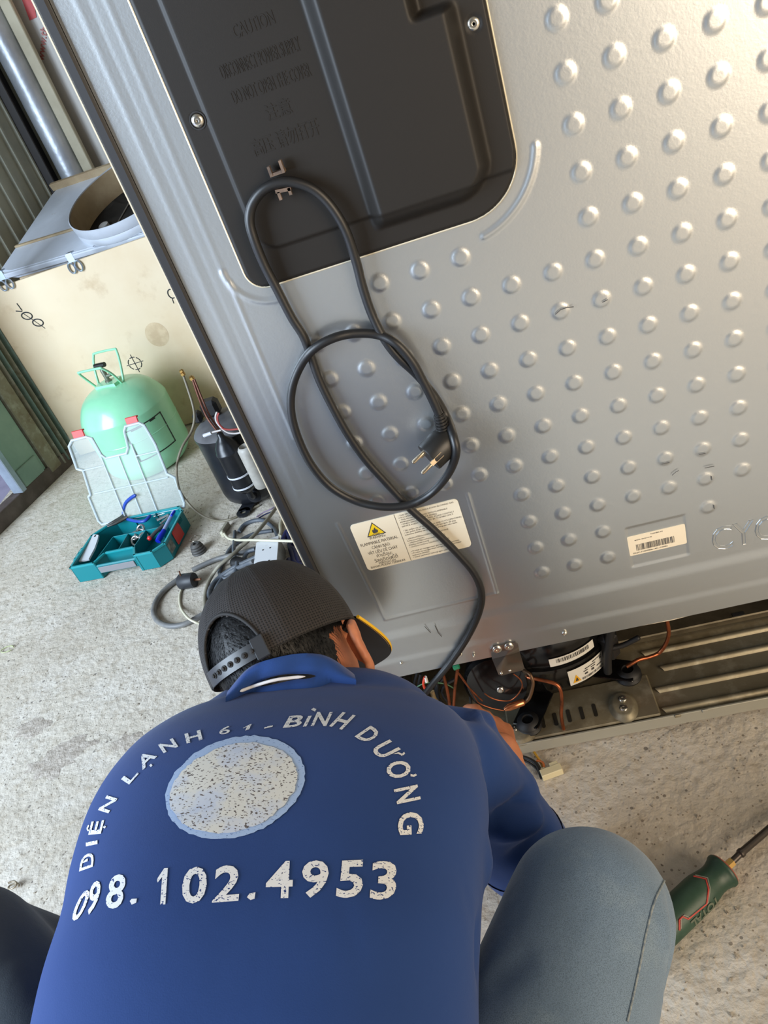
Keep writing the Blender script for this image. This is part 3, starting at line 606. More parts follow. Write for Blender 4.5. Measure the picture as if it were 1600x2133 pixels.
curved('rating_sticker', -1.40, -.72, .096, .131, .000, [M_lab, M_print, mat('rating_yellow', (226, 168, 30), .5)], cp, d2)
for px, py in ((1308, 1398), (1100, 1502)):
    c = fl(px, py, .052); b = MB(); b.lathe([(.020, .034 - .052), (.022, -.012), (.018, -.008), (.022, -.004), (.020, .002), (.010, .006), (.0095, .001), (.0002, .001)], c, Z, 24); part('rubber_foot', b, M_rub, fr, smooth=50)
    d = unit(np.array([CX, CY, c[2]]) - c); m_ = c + d * .03; part('foot_bracket', MB().box(m_ + Z * .001, (.085, .046, .003), R=np.stack([d, np.cross(Z, d), Z], 1), bev=.001), M_gloss, fr)
c = bk(1292, 1362, .06); b = MB().box((c[0] - .014, .095, c[2] - .004), (.034, .044, .066), bev=.012); part('terminal_box', b, M_rub, fr)
c = bk(1043, 1443, .035); part('relay_cover', MB().lathe([(.052, .0), (.056, .004), (.056, .03), (.05, .036), (.02, .038), (.001, .036)], c + Y * .045, (-.1, -1, .25), 36), M_gloss, fr); part('relay_screw', screw(c + Y * .006, .006, (-.1, -1, .25)), M_zinc, fr)
def pt(seq, y, sc=None): return [bk(px, py, y if np.isscalar(y) else y[i]) for i, (px, py) in enumerate(seq)]
z8 = lambda s: [(1000 + x / 5.333, 1300 + y / 5.333) for x, y in s]
z4 = lambda s: [(1200 + x / 4, 1240 + y / 4) for x, y in s]
z44 = lambda s: [(820 + x / 4.444, 1280 + y / 4.444) for x, y in s]
seqA = z8([(400, 545), (480, 580), (600, 605), (740, 635), (850, 672), (895, 740), (908, 860), (902, 1000), (918, 1120), (940, 1215)])
pa = pt(seqA, [.06, .05, .04, .032, .026, .022, .019, .017, .015, .012]); tail = pt(z8([(935, 1245), (860, 1275), (740, 1300), (600, 1315), (440, 1328), (300, 1335)]), .006)
part('copper_pipe', MB().tube(spline(pa + tail, 8), .0032, 8), M_cop, fr, smooth=80)
part('copper_pipe', MB().tube(spline(pt(z8([(938, 1232), (880, 1262), (760, 1288), (620, 1303), (440, 1318), (300, 1326)]), .008), 8), .0024, 8), M_cop, fr, smooth=80)
part('copper_pipe', MB().tube(spline(pt(z8([(470, 510), (550, 555), (588, 640), (575, 740), (540, 830), (490, 872)]), [.05, .035, .028, .024, .02, .018]), 8), .0030, 8), mat('dull_copper', (110, 84, 62), .45, .7), fr, smooth=80)
part('filter_drier', MB().tube(pt(z8([(500, 858), (480, 866), (320, 925), (270, 950)]), [.018, .018, .014, .012]), [.003, .0062, .0062, .003], 14), mat('bright_copper', (206, 134, 92), .25, .9), fr, smooth=60)
part('capillary', MB().tube(spline(pt(z44([(570, 500), (640, 590), (700, 680), (760, 780), (800, 825), (900, 865), (1020, 890)]), .012), 8), .0011, 6), M_cop, fr, smooth=80)
part('capillary', MB().tube(spline(pt(z44([(840, 730), (900, 770), (980, 795), (1080, 795), (1150, 740), (1190, 660), (1170, 600), (1110, 550)]), .02), 8), .0011, 6), M_cop, fr, smooth=80)
part('copper_pipe', MB().tube(spline([bk(*q, yy) for q, yy in zip(z4([(750, 175), (768, 260), (772, 330), (745, 410), (690, 480), (610, 515), (520, 538), (420, 595)]), (.09, .09, .09, .09, .09, .085, .08, .075))], 8), .0034, 8), M_cop, fr, smooth=80)
part('service_stub', MB().tube(spline([bk(*q, .075) for q in z4([(300, 440), (380, 420), (450, 390), (530, 348)])], 6), [.0045] * 18 + [.003], 10), M_rub, fr, smooth=60)
part('suction_pipe', MB().tube(spline([bk(*q, .07) for q in z4([(290, 270), (275, 400), (262, 500), (265, 640)])], 6), .007, 10), M_rub, fr, smooth=60)
# hinge-like bracket on the sheet edge
q = [bk(*p, -.006) for p in z8([(115, 285), (145, 255), (395, 205), (425, 235), (440, 310), (135, 388)])]; b = MB(); n = 6; b.add(q + [p + Y * .003 for p in q], [tuple(range(n)), tuple(range(n, 2 * n))[::-1]] + [(i, (i + 1) % n, n + (i + 1) % n, n + i) for i in range(n)])
q2 = [bk(*p, .0 + d) for p, d in zip(z8([(135, 388), (440, 310), (492, 490), (475, 512), (240, 572), (205, 560)]), (-.006, -.006, .012, .013, .013, .013))]; b.add(q2 + [p + Y * .003 for p in q2], [tuple(range(n)), tuple(range(n, 2 * n))[::-1]] + [(i, (i + 1) % n, n + (i + 1) % n, n + i) for i in range(n)])
br = part('bracket', b, mat('satin_steel', (136, 128, 122), .3, .85), fr)
for p in z8([(190, 282), (322, 250)]): part('bolt', screw(bk(*p, -.0065), .0072), M_zinc, br)
for p in z8([(238, 542), (333, 512)]): part('rivet', screw(bk(*p, .012), .0028), M_zinc, br)
# torn foam strip hanging at the sheet edge
q = [bk(*p, -.003) for p in ((1320, 1301), (1345, 1293), (1395, 1283), (1440, 1266), (1480, 1259), (1484, 1266), (1450, 1279), (1400, 1292), (1340, 1303))]; n = len(q)
part('torn_tape', MB().add(q + [p + Y * .004 for p in q], [tuple(range(n)), tuple(range(n, 2 * n))[::-1]] + [(i, (i + 1) % n, n + (i + 1) % n, n + i) for i in range(n)]), mat('tape_cream', (220, 208, 184), .5), fr)
# loose wires at the left of the bay
for k, (seq, r_, m_) in enumerate([([(885, 1410), (882, 1425), (888, 1440)], .0022, mat('wire_red', (196, 62, 40), .5)), ([(850, 1425), (862, 1440), (880, 1455)], .003, mat('wire_grey', (140, 134, 120), .5)),
        ([(900, 1440), (905, 1455), (912, 1465)], .004, mat('wire_tan', (150, 130, 96), .5)), ([(870, 1430), (890, 1422), (925, 1424), (950, 1436)], .0013, mat('wire_green', (60, 96, 66), .5)),
        ([(920, 1392), (932, 1440), (938, 1480)], .0030, M_cop), ([(955, 1385), (948, 1430), (944, 1490)], .0028, M_cop), ([(1005, 1460), (975, 1430), (950, 1395), (944, 1388)], .0014, M_cop)]):
    part('wire', MB().tube(spline([bk(*q, .03) for q in seq], 6), r_, 6), m_, fr, smooth=80)
part('crimp_sleeve', MB().cyl(bk(945, 1391, .01), bk(956, 1387, .01), .0045, 10), mat('sleeve_green', (40, 130, 96), .4), fr)
part('wire_cap', MB().cyl(bk(886, 1410, .03), bk(889, 1420, .03), .0028, 10), mat('cap_white', (210, 206, 198), .5), fr)
b = MB(); q = random.Random(5)
for k in range(7): b.tube(spline([bk(840 + 22 * k + q.uniform(-8, 8), 1398 + 3 * k, .06), bk(830 + 22 * k + q.uniform(-20, 20), 1440, .05 + .01 * q.random()), bk(850 + 22 * k, 1490, .06)], 5), .003, 6)
part('wiring_bundle', b, M_rub, fr, kind='stuff')
# ---- power cord of the refrigerator, hung on the cover hook
cpx = [(868, 1462, .03), (885, 1445, .01), (905, 1420, -.008), (940, 1378, -.010), (975, 1325, -.010), (998, 1275, -.010), (1003, 1235, -.010), (988, 1195, -.010), (955, 1155, -.010), (905, 1105, -.010), (860, 1065, -.009), (838, 1042, -.009), (800, 1000, -.009), (760, 955, -.009),
       (722, 900, -.010), (690, 842, -.010), (665, 790, -.010), (648, 742, -.010), (632, 700, -.011), (607, 660, -.012), (577, 602, -.013), (550, 550, -.015), (530, 500, -.017), (520, 460, -.017), (526, 425, -.017), (548, 396, -.018), (580, 381, -.018), (615, 380, -.018), (655, 396, -.018), (690, 430, -.018),
       (720, 480, -.017), (742, 545, -.014), (756, 600, -.013), (775, 655, -.013), (800, 705, -.015), (828, 742, -.016), (870, 782, -.015), (905, 825, -.014), (930, 868, -.014), (945, 910, -.040), (950, 945, -.046), (935, 985, -.034), (905, 1022, -.024), (870, 1045, -.022), (835, 1055, -.022), (790, 1055, -.020), (740, 1043, -.014),
       (690, 1015, -.012), (650, 970, -.012), (622, 915, -.012), (607, 860, -.012), (608, 810, -.012), (624, 765, -.014), (650, 730, -.021), (690, 706, -.021), (735, 695, -.016), (785, 697, -.015), (825, 715, -.022), (858, 752, -.024), (882, 795, -.024), (902, 835, -.024), (914, 862, -.024)]
cordpts = spline([bk(x, y, yy) for x, y, yy in cpx], 8)
M_cord = mat('black_cord', (24, 24, 25), .42, noise=[(60, (70, 62, 52), .66, .85)], bump=(300, .15, .0004))
cord = part('power_cord', MB().tube(cordpts, .0053, 12), M_cord, fr, smooth=80)
Fp = bk(893, 953, -.040); e1 = unit(bk(893 + 65, 953 + 76, -.040) - Fp); ap_ = unit(bk(893 - 74, 953 + 67, -.040) - Fp); ap_ = unit(ap_ - e1 * (ap_ @ e1)); ap_ = unit(ap_ * .9 - Y * .42); ap_ = unit(ap_ - e1 * (ap_ @ e1))
b = MB(); b.lathe([(.0188, 0), (.0195, -.002), (.0195, -.014), (.0200, -.022), (.0175, -.034), (.012, -.040), (.001, -.041)], Fp, ap_, 28, xd=e1)
M_plug = mat('black_plug', (26, 25, 24), .38, bump=(200, .1, .0004))
plug = part('plug', b, M_plug, cord)
b = MB(); s0 = bk(926, 905, -.026); s1 = bk(914, 862, -.024); d = s1 - s0; pf = []
for k in range(7): t = k / 7; pf += [(.0092 - .002 * t, t * np.linalg.norm(d)), (.0092 - .002 * t, (t + .07) * np.linalg.norm(d)), (.0070 - .001 * t, (t + .09) * np.linalg.norm(d)), (.0070 - .001 * t, (t + .13) * np.linalg.norm(d))]
b.lathe(pf, s0, unit(d), 16); b.capsule(Fp - ap_ * .022, s0, .012, .009); part('strain_relief', b, M_plug, cord)
for s_ in (-1, 1):
    p = Fp + e1 * .0095 * s_; part('pin', MB().lathe([(.0024, 0), (.0024, .017), (.0016, .019), (.0002, .0192)], p, ap_, 14), mat('nickel', (214, 196, 170), .2, .95), cord)
    part('earth_strip', MB().box(Fp + np.cross(e1, ap_) * .0182 * s_ - ap_ * .004, (.006, .002, .018), R=np.stack([e1, np.cross(e1, ap_), ap_], 1)), mat('nickel', (0, 0, 0)), cord)
# ================================================================== GAS CYLINDER
gc = np.array([-1.395, 1.545, 0]); GR = .157
M_green = mat('mint_green_enamel', (156, 226, 184), .28, 0, .5, noise=[(8, (146, 218, 174), .4, .7), (26, (196, 186, 160), .76, .86)], coat=.3)
gt = thing('gas_cylinder', 'mint green refrigerant gas cylinder with a wire handle and black square outline', 'gas cylinder', gc)
pf = [(.02, .004), (.09, .002), (.12, .006), (.140, .022), (GR - .001, .05), (GR, .09), (GR, .215), (GR - .002, .238), (.140, .268), (.120, .294), (.088, .314), (.05, .325), (.02, .329), (.001, .330)]
P_ = spline([(r, h, 0) for r, h in pf], 4)[:, :2]; part('body', MB().lathe(P_, gc, Z, 64), M_green, gt, smooth=60)
part('weld_seam', MB().lathe([(GR + .0002, .152), (GR + .0012, .154), (GR + .0002, .156)], gc, Z, 64, cap=False), M_green, gt)
gu = unit([1, -.25, 0]); gv = np.cross(Z, gu)
part('collar_plate', MB().prism([(-.042, -.03), (.042, -.03), (.046, -.012), (.03, .03), (-.03, .03), (-.046, -.012)], .318, .336, frame=(gc, gu, gv, Z)), M_green, gt)
for s_ in (-1, 1):
    A = gc + gu * .052 + gv * .004 * s_ + Z * .318; B_ = gc - gu * .052 + gv * .004 * s_ + Z * .318; tp = .092 if s_ > 0 else .078
    P = [A, gc + gu * .056 + gv * .030 * s_ + Z * (.33 + tp * .5), gc + gu * .050 + gv * .052 * s_ + Z * (.33 + tp * .93), gc + gu * .038 + gv * .056 * s_ + Z * (.33 + tp), gc - gu * .038 + gv * .056 * s_ + Z * (.33 + tp), gc - gu * .050 + gv * .052 * s_ + Z * (.33 + tp * .93), gc - gu * .056 + gv * .030 * s_ + Z * (.33 + tp * .5), B_]
    part('handle_loop', MB().tube(spline(P, 5), .0042, 8), M_green, gt, smooth=80)
b = MB(); b.lathe([(.012, 0), (.012, .01), (.008, .014), (.0085, .05), (.006, .056)], gc + Z * .33, Z, 16); b.cyl(gc + Z * .356, gc + Z * .358 + gu * .024, .006, 12); part('valve', b, mat('valve_metal', (128, 132, 116), .4, .6), gt)
b = MB(); b.tube([gc + Z * .397 - gu * .021, gc + Z * .397 + gu * .021], [.0085, .0085], 10); b.cyl(gc + Z * .385, gc + Z * .398, .007, 12); part('valve_knob', b, M_plug, gt)
def onc(px, py, r=GR + .0006):
    d = ray(px, py); o = CAM - gc; a = d[0] ** 2 + d[1] ** 2; bb = 2 * (o[0] * d[0] + o[1] * d[1]); c_ = o[0] ** 2 + o[1] ** 2 - r * r; D = max(0, bb * bb - 4 * a * c_); t = (-bb - math.sqrt(D)) / (2 * a); return CAM + d * t
def az(p): return math.atan2(p[1] - gc[1], p[0] - gc[0]), p[2]
a0, z0 = az(onc(252, 893)); a1, z1 = az(onc(326, 842)); zt_, zb_ = .205, .085
def cq(b, a, c, za, zb, r=GR + .0007): b.grid([[gc + np.array([r * math.cos(t), r * math.sin(t), z]) for z in (za, zb)] for t in np.linspace(a, c, 14)])
b = MB(); cq(b, a0, a1, zt_, zt_ - .004); cq(b, a0, a1, zb_, zb_ + .004); cq(b, a0, a0 + .035, zb_, zt_); cq(b, a1 - .03, a1, zb_, zt_); cq(b, a0 + .15, a0 + .4, zt_ - .004, zt_ - .009); cq(b, a1 - .35, a1 - .2, zt_ - .004, zt_ - .009)
part('outline_print', b, mat('ink_black_green', (30, 44, 38), .5), gt, smooth=60, fix=False)
# ================================================================== ROTARY COMPRESSOR (spare part on the floor)
rc = np.array([-.915, 1.130, 0]); RR = .100
M_bp = mat('dusty_black_paint', (22, 24, 28), .34, 0, .5, noise=[(6, (40, 42, 48), .45, .75), (30, (86, 86, 84), .68, .85)])
M_dust = mat('dust_grey_paint', (98, 98, 100), .6, noise=(9, (70, 70, 74), .4, .7))
ro = thing('rotary_compressor', 'dusty black rotary air conditioner compressor standing between gas cylinder and refrigerator', 'compressor', rc)
part('shell', MB().lathe([(.02, .012), (.08, .012), (RR - .004, .03), (RR, .05), (RR, .235), (RR + .003, .236), (RR + .003, .246)], rc, Z, 48), M_bp, ro, smooth=50)
part('top_cap', MB().lathe([(RR + .002, .246), (RR - .006, .256), (.075, .268), (.04, .274), (.001, .275)], rc, Z, 48), M_dust, ro, smooth=60)
b = MB()
for k in range(3):
    a = math.radians(-105 + 120 * k); p = rc + np.array([math.cos(a), math.sin(a), 0]) * .115; b.lathe([(.022, .006), (.022, .012), (.010, .012), (.010, .006)], p, Z, 20, cap=False); m_ = rc + np.array([math.cos(a), math.sin(a), 0]) * .075; b.box(m_ + Z * .009, (.07, .045, .006), R=np.array(Matrix.Rotation(a, 3, 'Z')))
part('foot_plate', b, M_bp, ro); part('rubber_foot', MB().lathe([(.014, 0), (.014, .006)], rc + np.array([-.030, -.111, 0]), Z, 16), M_rub, ro)
tb = bk(432, 858, 1.13); part('terminal_cap', MB().box(np.array([-.945, 1.155, .300]), (.052, .045, .052), bev=.010), M_rub, ro); part('terminal_cap', MB().box(np.array([-.990, 1.145, .288]), (.026, .035, .034), bev=.008), M_rub, ro)
ac = np.array([-.893, 1.000, 0])
b = MB(); b.lathe([(.004, .085), (.02, .09), (.032, .105), (.034, .125), (.034, .222), (.036, .224), (.036, .228), (.034, .230), (.031, .245), (.02, .262), (.010, .272), (.009, .284), (.005, .288)], ac, Z, 28); part('accumulator', b, M_bp, ro, smooth=50)
b = MB().tube(spline([ac + Z * .09, ac + Z * .065 + Y * .004, ac + Z * .05 + Y * .03], 6), .010, 12); b.lathe([(.020, 0), (.020, .004), (.013, .006)], ac + Y * .026 + Z * .05, (0, -1, .1), 20); part('inlet_pipe', b, M_bp, ro, smooth=60)
for z in (.150, .112): part('cable_tie', MB().lathe([(.0355, z), (.0368, z), (.0368, z + .005), (.0355, z + .005)], ac + X * .001, Z, 28, cap=False), mat('tie_white', (206, 208, 214), .5), ro)
cpc = np.array([-.838, .985, 0]); part('capacitor', MB().lathe([(.022, .10), (.024, .105), (.024, .225), (.020, .232), (.017, .234), (.016, .222), (.001, .222)], cpc, Z, 24), mat('capacitor_grey', (176, 172, 164), .5, noise=(20, (150, 144, 134), .4, .7)), ro, smooth=50)
part('copper_tube', MB().tube(spline([ac + Z * .28, bk(432, 870, 1.02), bk(415, 830, 1.06), bk(402, 792, 1.09)], 6), .0035, 8), mat('old_copper', (112, 72, 58), .5, .6), ro, smooth=80)
part('copper_tube', MB().tube(spline([ac + Z * .27 + X * .008, bk(437, 866, 1.03), bk(421, 830, 1.06), bk(405, 790, 1.09)], 6), .003, 8), mat('old_copper', (0, 0, 0)), ro, smooth=80)
M_brass = mat('brass', (196, 160, 96), .3, .85)
for px, py, r_ in ((400, 788, .008), (381, 779, .0065), (378, 773, .005)): part('brass_nut', MB().lathe([(r_ * .6, -.006), (r_, -.004), (r_, .004), (r_ * .6, .006)], bk(px, py, 1.095), (1, 0, .3), 6), M_brass, ro)
for k, (c_, seq) in enumerate((('white', [(452, 858), (449, 868), (452, 880), (462, 892)]), ('red', [(456, 860), (453, 870), (457, 884), (466, 893)]), ('white', [(462, 893), (475, 901), (490, 903), (505, 900)]), ('red', [(462, 892), (478, 895), (500, 893)]), ('white', [(425, 905), (440, 901), (460, 896)]))):
    part('wire', MB().tube(spline([bk(*p, .97) for p in seq], 6), .0026, 6), mat('wire_white2', (208, 200, 196), .5) if c_ == 'white' else mat('wire_red2', (168, 70, 64), .5), ro, smooth=80)
part('crimp_tip', MB().cyl(bk(424, 908, .968), bk(440, 902, .968), .0048, 8), mat('tie_white', (0, 0, 0)), ro)
M_hose = mat('beige_hose', (130, 122, 104), .5)
part('hose', MB().tube(spline([bk(381, 780, 1.10), bk(392, 812, 1.09), bk(402, 845, 1.07), bk(405, 872, 1.05), bk(398, 900, 1.03), bk(380, 930, .99), bk(370, 960, .965), bk(368, 985, .945), fl(374, 1020, .105), fl(394, 1050, .060), fl(420, 1073, .020), fl(452, 1085, .005), fl(478, 1082, .005), fl(505, 1070, .005), fl(540, 1052, .005)], 8), .0036, 8), M_hose, ro, smooth=80, label='thin beige hose looping down to the floor')
# ================================================================== TOOLBOX
O_ = np.array([-1.447, .883, 0]); ex = unit([.2925, -.030, 0]); ey = np.array([-ex[1], ex[0], 0]); RT = np.stack([ex, ey, Z], 1)
TL_, TD, TH = .302, .212, .058
def tp(x, y, z): return O_ + ex * x + ey * y + Z * z
M_teal = mat('teal_plastic', (10, 124, 132), .38, 0, .5); M_teal2 = mat('teal_plastic_edge', (30, 150, 158), .35)
tbx = thing('tool_case', 'teal plastic tool organizer case open on the floor in front of the green cylinder', 'toolbox', tp(.15, .1, 0))
outl = [(0, .0), (.078, 0), (.098, .042), (.196, .042), (.216, 0), (.272, 0), (TL_, .030), (TL_, .185), (.280, TD), (.055, TD), (.0, .15)]
b = MB(); b.prism(outl, .002, .005, frame=(O_, ex, ey, Z))
def wallbox(b, p, q, z0, z1, th):
    p = np.array(p); q = np.array(q); d = q - p; L = np.linalg.norm(d); dd = unit(ex * d[0] + ey * d[1]); c = tp(*((p + q) / 2), (z0 + z1) / 2); b.box(c, (L + th, th, z1 - z0), R=np.stack([dd, np.cross(Z, dd), Z], 1), bev=.0006)
n = len(outl)
for i in range(n): wallbox(b, outl[i], outl[(i + 1) % n], .002, TH, .003)
part('tray', b, M_teal, tbx)
b = MB()
for i in range(n): wallbox(b, outl[i], outl[(i + 1) % n], TH - .003, TH + .003, .007)
part('rim', b, M_teal2, tbx)
for p, q in (((.075, .138), (.235, .138)), ((.128, .045), (.128, .138)), ((.180, .045), (.190, .138)), ((.075, .138), (.064, .02)), ((.235, .138), (.248, .160))):
    b = MB(); wallbox(b, p, q, .005, TH - .010, .003); part('divider', b, M_teal, tbx)
for x in (.078, .216): b = MB(); b.box(tp(x, .004, .03), (.010, .014, .058), R=RT, bev=.002); part('corner_rib', b, M_teal, tbx)
b = MB(); b.box(tp(.147, .002, .034), (.134, .010, .030), R=RT, bev=.003); part('carry_handle', b, M_teal, tbx)
b = MB(); b.box(tp(.147, -.0045, .034), (.120, .004, .020), R=RT, bev=.001); part('handle_grip', b, mat('grip_grey', (132, 132, 136), .6), tbx)
b = MB(); b.box(tp(-.012, .075, .048), (.020, .062, .012), R=RT, bev=.004); part('side_latch', b, M_teal, tbx)
b = MB(); b.box(tp(-.012, .062, .0545), (.004, .012, .001), R=RT); b.box(tp(-.012, .088, .0545), (.004, .012, .001), R=RT); part('latch_slot', b, mat('slot_pale', (150, 190, 190), .5), tbx, kind=None)
b = MB(); b.box(tp(TL_ + .004, .105, .034), (.006, .052, .046), R=RT, bev=.003); part('side_latch', b, mat('latch_red', (212, 62, 56), .4), tbx, label='red latch')
for k in range(5): b = MB(); b.box(tp(TL_ + .002, .135 + .006 * k, .05), (.005, .0025, .014), R=RT); part('hinge_rib', b, M_teal, tbx)
b = MB(); b.box(tp(TL_ + .0005, .050, .032), (.003, .034, .034), R=RT, bev=.001); part('side_label', b, mat('label_worn', (150, 156, 146), .6, noise=(70, (96, 104, 100), .4, .6)), tbx)
for x in (.12, .20): b = MB(); b.box(tp(x, TD - .003, .03), (.003, .006, .05), R=RT); part('corner_rib', b, M_teal, tbx)
# clear lid standing open behind the tray
LH_ = .278; lt = math.atan2(.235, .066); lx = ex; lz = unit(ey * math.cos(lt) + Z * math.sin(lt)); lo = tp(0, TD + .006, .052); ln = np.cross(lx, lz)
M_clear = mat('clear_lid_plastic', (214, 226, 222), .22, 0, .5, alpha=.24); M_frost = mat('frosted_rib_plastic', (208, 220, 226), .4, alpha=.72)
lpo = [(.004, 0), (TL_ - .006, 0), (TL_, .012), (TL_, .085), (.282, .10), (.280, .185), (.268, .238), (.255, .248), (.208, .248), (.198, .236), (.190, .192), (.178, .178), (.105, .178), (.095, .190), (.086, .238), (.070, .246), (.018, .246), (.0, .232), (-.004, .168), (.014, .160), (.006, .09), (-.004, .085), (-.004, .012)]
lpo = [(a_, c_ * LH_ / .248) for a_, c_ in lpo]
part('lid', MB().prism(lpo, 0, .0018, frame=(lo, lx, lz, ln)), M_clear, tbx)
b = MB(); k = len(lpo)
for i in range(k):
    p, q = lpo[i], lpo[(i + 1) % k]; b.capsule(lo + lx * p[0] + lz * p[1] + ln * .004, lo + lx * q[0] + lz * q[1] + ln * .004, .0042, .0042, 8)
part('lid_rim', b, M_frost, tbx, fix=False)
for (p, q) in (((.092, .0), (.092, .186)), ((.150, .0), (.150, .178)), ((.205, .0), (.205, .20)), ((.02, .09), (.282, .09)), ((.012, .160), (.09, .160)), ((.205, .165), (.282, .165))):
    p = np.array(p) * [1, LH_ / .248]; q = np.array(q) * [1, LH_ / .248]; c = lo + lx * (p[0] + q[0]) / 2 + lz * (p[1] + q[1]) / 2; L = np.linalg.norm(q - p); d = unit(lx * (q - p)[0] + lz * (q - p)[1]); part('lid_rib', MB().box(c + ln * .0045, (L, .0042, .005), R=np.stack([d, np.cross(ln, d), ln], 1), bev=.001), M_frost, tbx)
M_red = mat('latch_red', (0, 0, 0))
for x in (.044, .232):
    q = lo + lx * x + lz * (LH_ + .010); Rr = np.stack([lx, lz, ln], 1); b = MB(); b.box(q, (.040, .026, .005), R=Rr, bev=.0015); b.box(q + lz * .010 - ln * .005, (.040, .005, .008), R=Rr, bev=.001); b.box(q - lz * .010 - ln * .004, (.034, .004, .005), R=Rr, bev=.001); part('lid_latch', b, M_red, tbx)
# tools lying in the case
def fz(px, py, z): return fl(px, py, z)
M_blueh = mat('blue_grip', (34, 72, 168), .4); M_steel = mat('tool_steel', (120, 122, 120), .35, .85, noise=(60, (80, 78, 74), .4, .7)); M_wh = mat('white_plastic', (214, 218, 222), .4)
pl = thing('pliers', 'pliers with open blue handles lying across the teal case', 'pliers', fz(258, 1080, .05)); pj = fz(257, 1078, .055)
part('handle', MB().tube(spline([pj, fz(258, 1062, .080), fz(262, 1048, .10), fz(272, 1038, .115), fz(283, 1031, .125)], 6), [.005] + [.0055] * 22 + [.0045, .003], 10), M_blueh, pl, smooth=60)
part('handle', MB().tube(spline([pj, fz(272, 1083, .058), fz(288, 1086, .06), (fz(303, 1084, .06)), fz(314, 1073, .062)], 6), [.005] + [.0052] * 22 + [.0045, .003], 10), M_blueh, pl, smooth=60)
b = MB(); b.tube([fz(262, 1070, .064), fz(252, 1080, .064), fz(238, 1087, .064), fz(222, 1094, .064)], [.006, .008, .006, .0025], 8); b.tube([fz(266, 1076, .064), fz(252, 1083, .064), fz(240, 1090, .064), fz(224, 1097, .064)], [.005, .008, .006, .0025], 8); part('jaw', b, M_steel, pl)
kn = thing('scraper', 'white plastic handled scraper at the left end of the teal case', 'scraper', fz(188, 1140, .03))
a_ = fz(202, 1113, .058); c_ = fz(176, 1168, .046); dd = unit(c_ - a_); sd = unit(np.cross(Z, dd)); up_ = np.cross(dd, sd); L = np.linalg.norm(c_ - a_)
pol = [(0, -.010), (.01, -.014), (.03, -.018), (L * .6, -.021), (L, -.020), (L, .016), (L * .6, .019), (.03, .015), (.008, .010)]
part('blade_cover', MB().prism(pol, -.003, .003, frame=(a_, dd, sd, up_)), M_wh, kn); part('hang_hole', MB().prism([(.006, -.003), (.014, -.004), (.014, .002), (.006, .002)], .003, .0034, frame=(a_, dd, sd, up_)), M_dark, kn)
mk = thing('marker_pen', 'blue and white marker pen standing in the right of the teal case', 'marker', fz(345, 1095, .04))
part('barrel', MB().cyl(fz(340, 1108, .045), fz(362, 1066, .058), .0062, 14), mat('marker_body', (156, 170, 206), .4), mk); part('pen_cap', MB().tube([fz(329, 1128, .040), fz(333, 1120, .043), fz(342, 1105, .046)], [.0085, .009, .007], 14), mat('marker_blue', (24, 44, 190), .35), mk); part('clip', MB().tube([fz(357, 1074, .062), fz(364, 1064, .064)], .0035, 8), mat('marker_blue', (0, 0, 0)), mk)
rp = thing('red_tipped_driver', 'grey pen driver with a round red tip beside the blue marker', 'screwdriver', fz(325, 1110, .04))
part('grip', MB().tube([fz(314, 1120, .040), fz(325, 1108, .042), fz(341, 1093, .046)], [.0062, .006, .0045], 12), mat('grip_dark', (78, 76, 76), .5), rp); part('tip', MB().sphere(fz(312, 1121, .040), .0075), mat('tip_red', (222, 52, 52), .35), rp)
def ring_obj(name, c, R_, r_, nrm, m, label, cat, group=None):
    t = np.linspace(0, 2 * np.pi, 25); nrm = unit(nrm); A = unit(np.cross(nrm, [.3, .2, 1])); B_ = np.cross(nrm, A); return single(name, MB().tube([c + R_ * (math.cos(a) * A + math.sin(a) * B_) for a in t], r_, 8, cap=False), m, label, cat, group, smooth=80)
M_chr = mat('chrome_bits', (190, 192, 190), .25, .9)
for k, (px, py, z, r_) in enumerate(((281, 1116, .032, .015), (292, 1111, .038, .014), (293, 1102, .042, .013), (283, 1126, .026, .014), (300, 1118, .032, .012))):
    ring_obj('pipe_clamp', fz(px, py, z), r_, .0042, (.3 * math.sin(k * 2.1), -.5 + .3 * math.cos(k), .8), M_chr, ('steel pipe clamp at the left of the clamp heap in the teal case', 'steel pipe clamp in the centre of the clamp heap', 'uppermost steel pipe clamp of the heap in the teal case', 'lowest steel pipe clamp at the bottom of the heap', 'small steel pipe clamp at the right of the heap')[k], 'clamp', 'steel clamps in the teal case')
def rod(name, a, c, r_, m, label, cat, group=None): return single(name, MB().tube([a, c], r_, 10), m, label, cat, group)
for k, (p, q, r_) in enumerate((((320, 1076), (362, 1062), .0030), ((328, 1084), (352, 1072), .0042), ((334, 1092), (352, 1077), .0038), ((326, 1080), (340, 1078), .005))):
    rod('steel_bit', fz(*p, .045 - .004 * k), fz(*q, .050 - .004 * k), r_, M_chr, ('longest steel rod bit along the back wall of the teal case', 'thick steel bit just below the longest one in the teal case', 'steel bit nearest the blue marker in the teal case', 'short thick steel bit at the left end of the bits in the teal case')[k], 'drill bit', 'steel bits in the teal case')
single('nail_heap', (lambda b: ([b.tube([fz(256 + 4 * k, 1084 + (k % 3) * 2, .03), fz(268 + 3 * k, 1082 - (k % 4), .032)], .0018, 5) for k in range(10)], b)[1])(MB()), M_chr, 'loose small screws heaped under the pliers', 'screws', kind='stuff')
single('fuse_holder', MB().box(fz(250, 1128, .014), (.016, .010, .018), bev=.002), mat('fuse_grey', (92, 88, 90), .5), 'small grey fuse holder at the bottom of the left middle pocket', 'fuse')
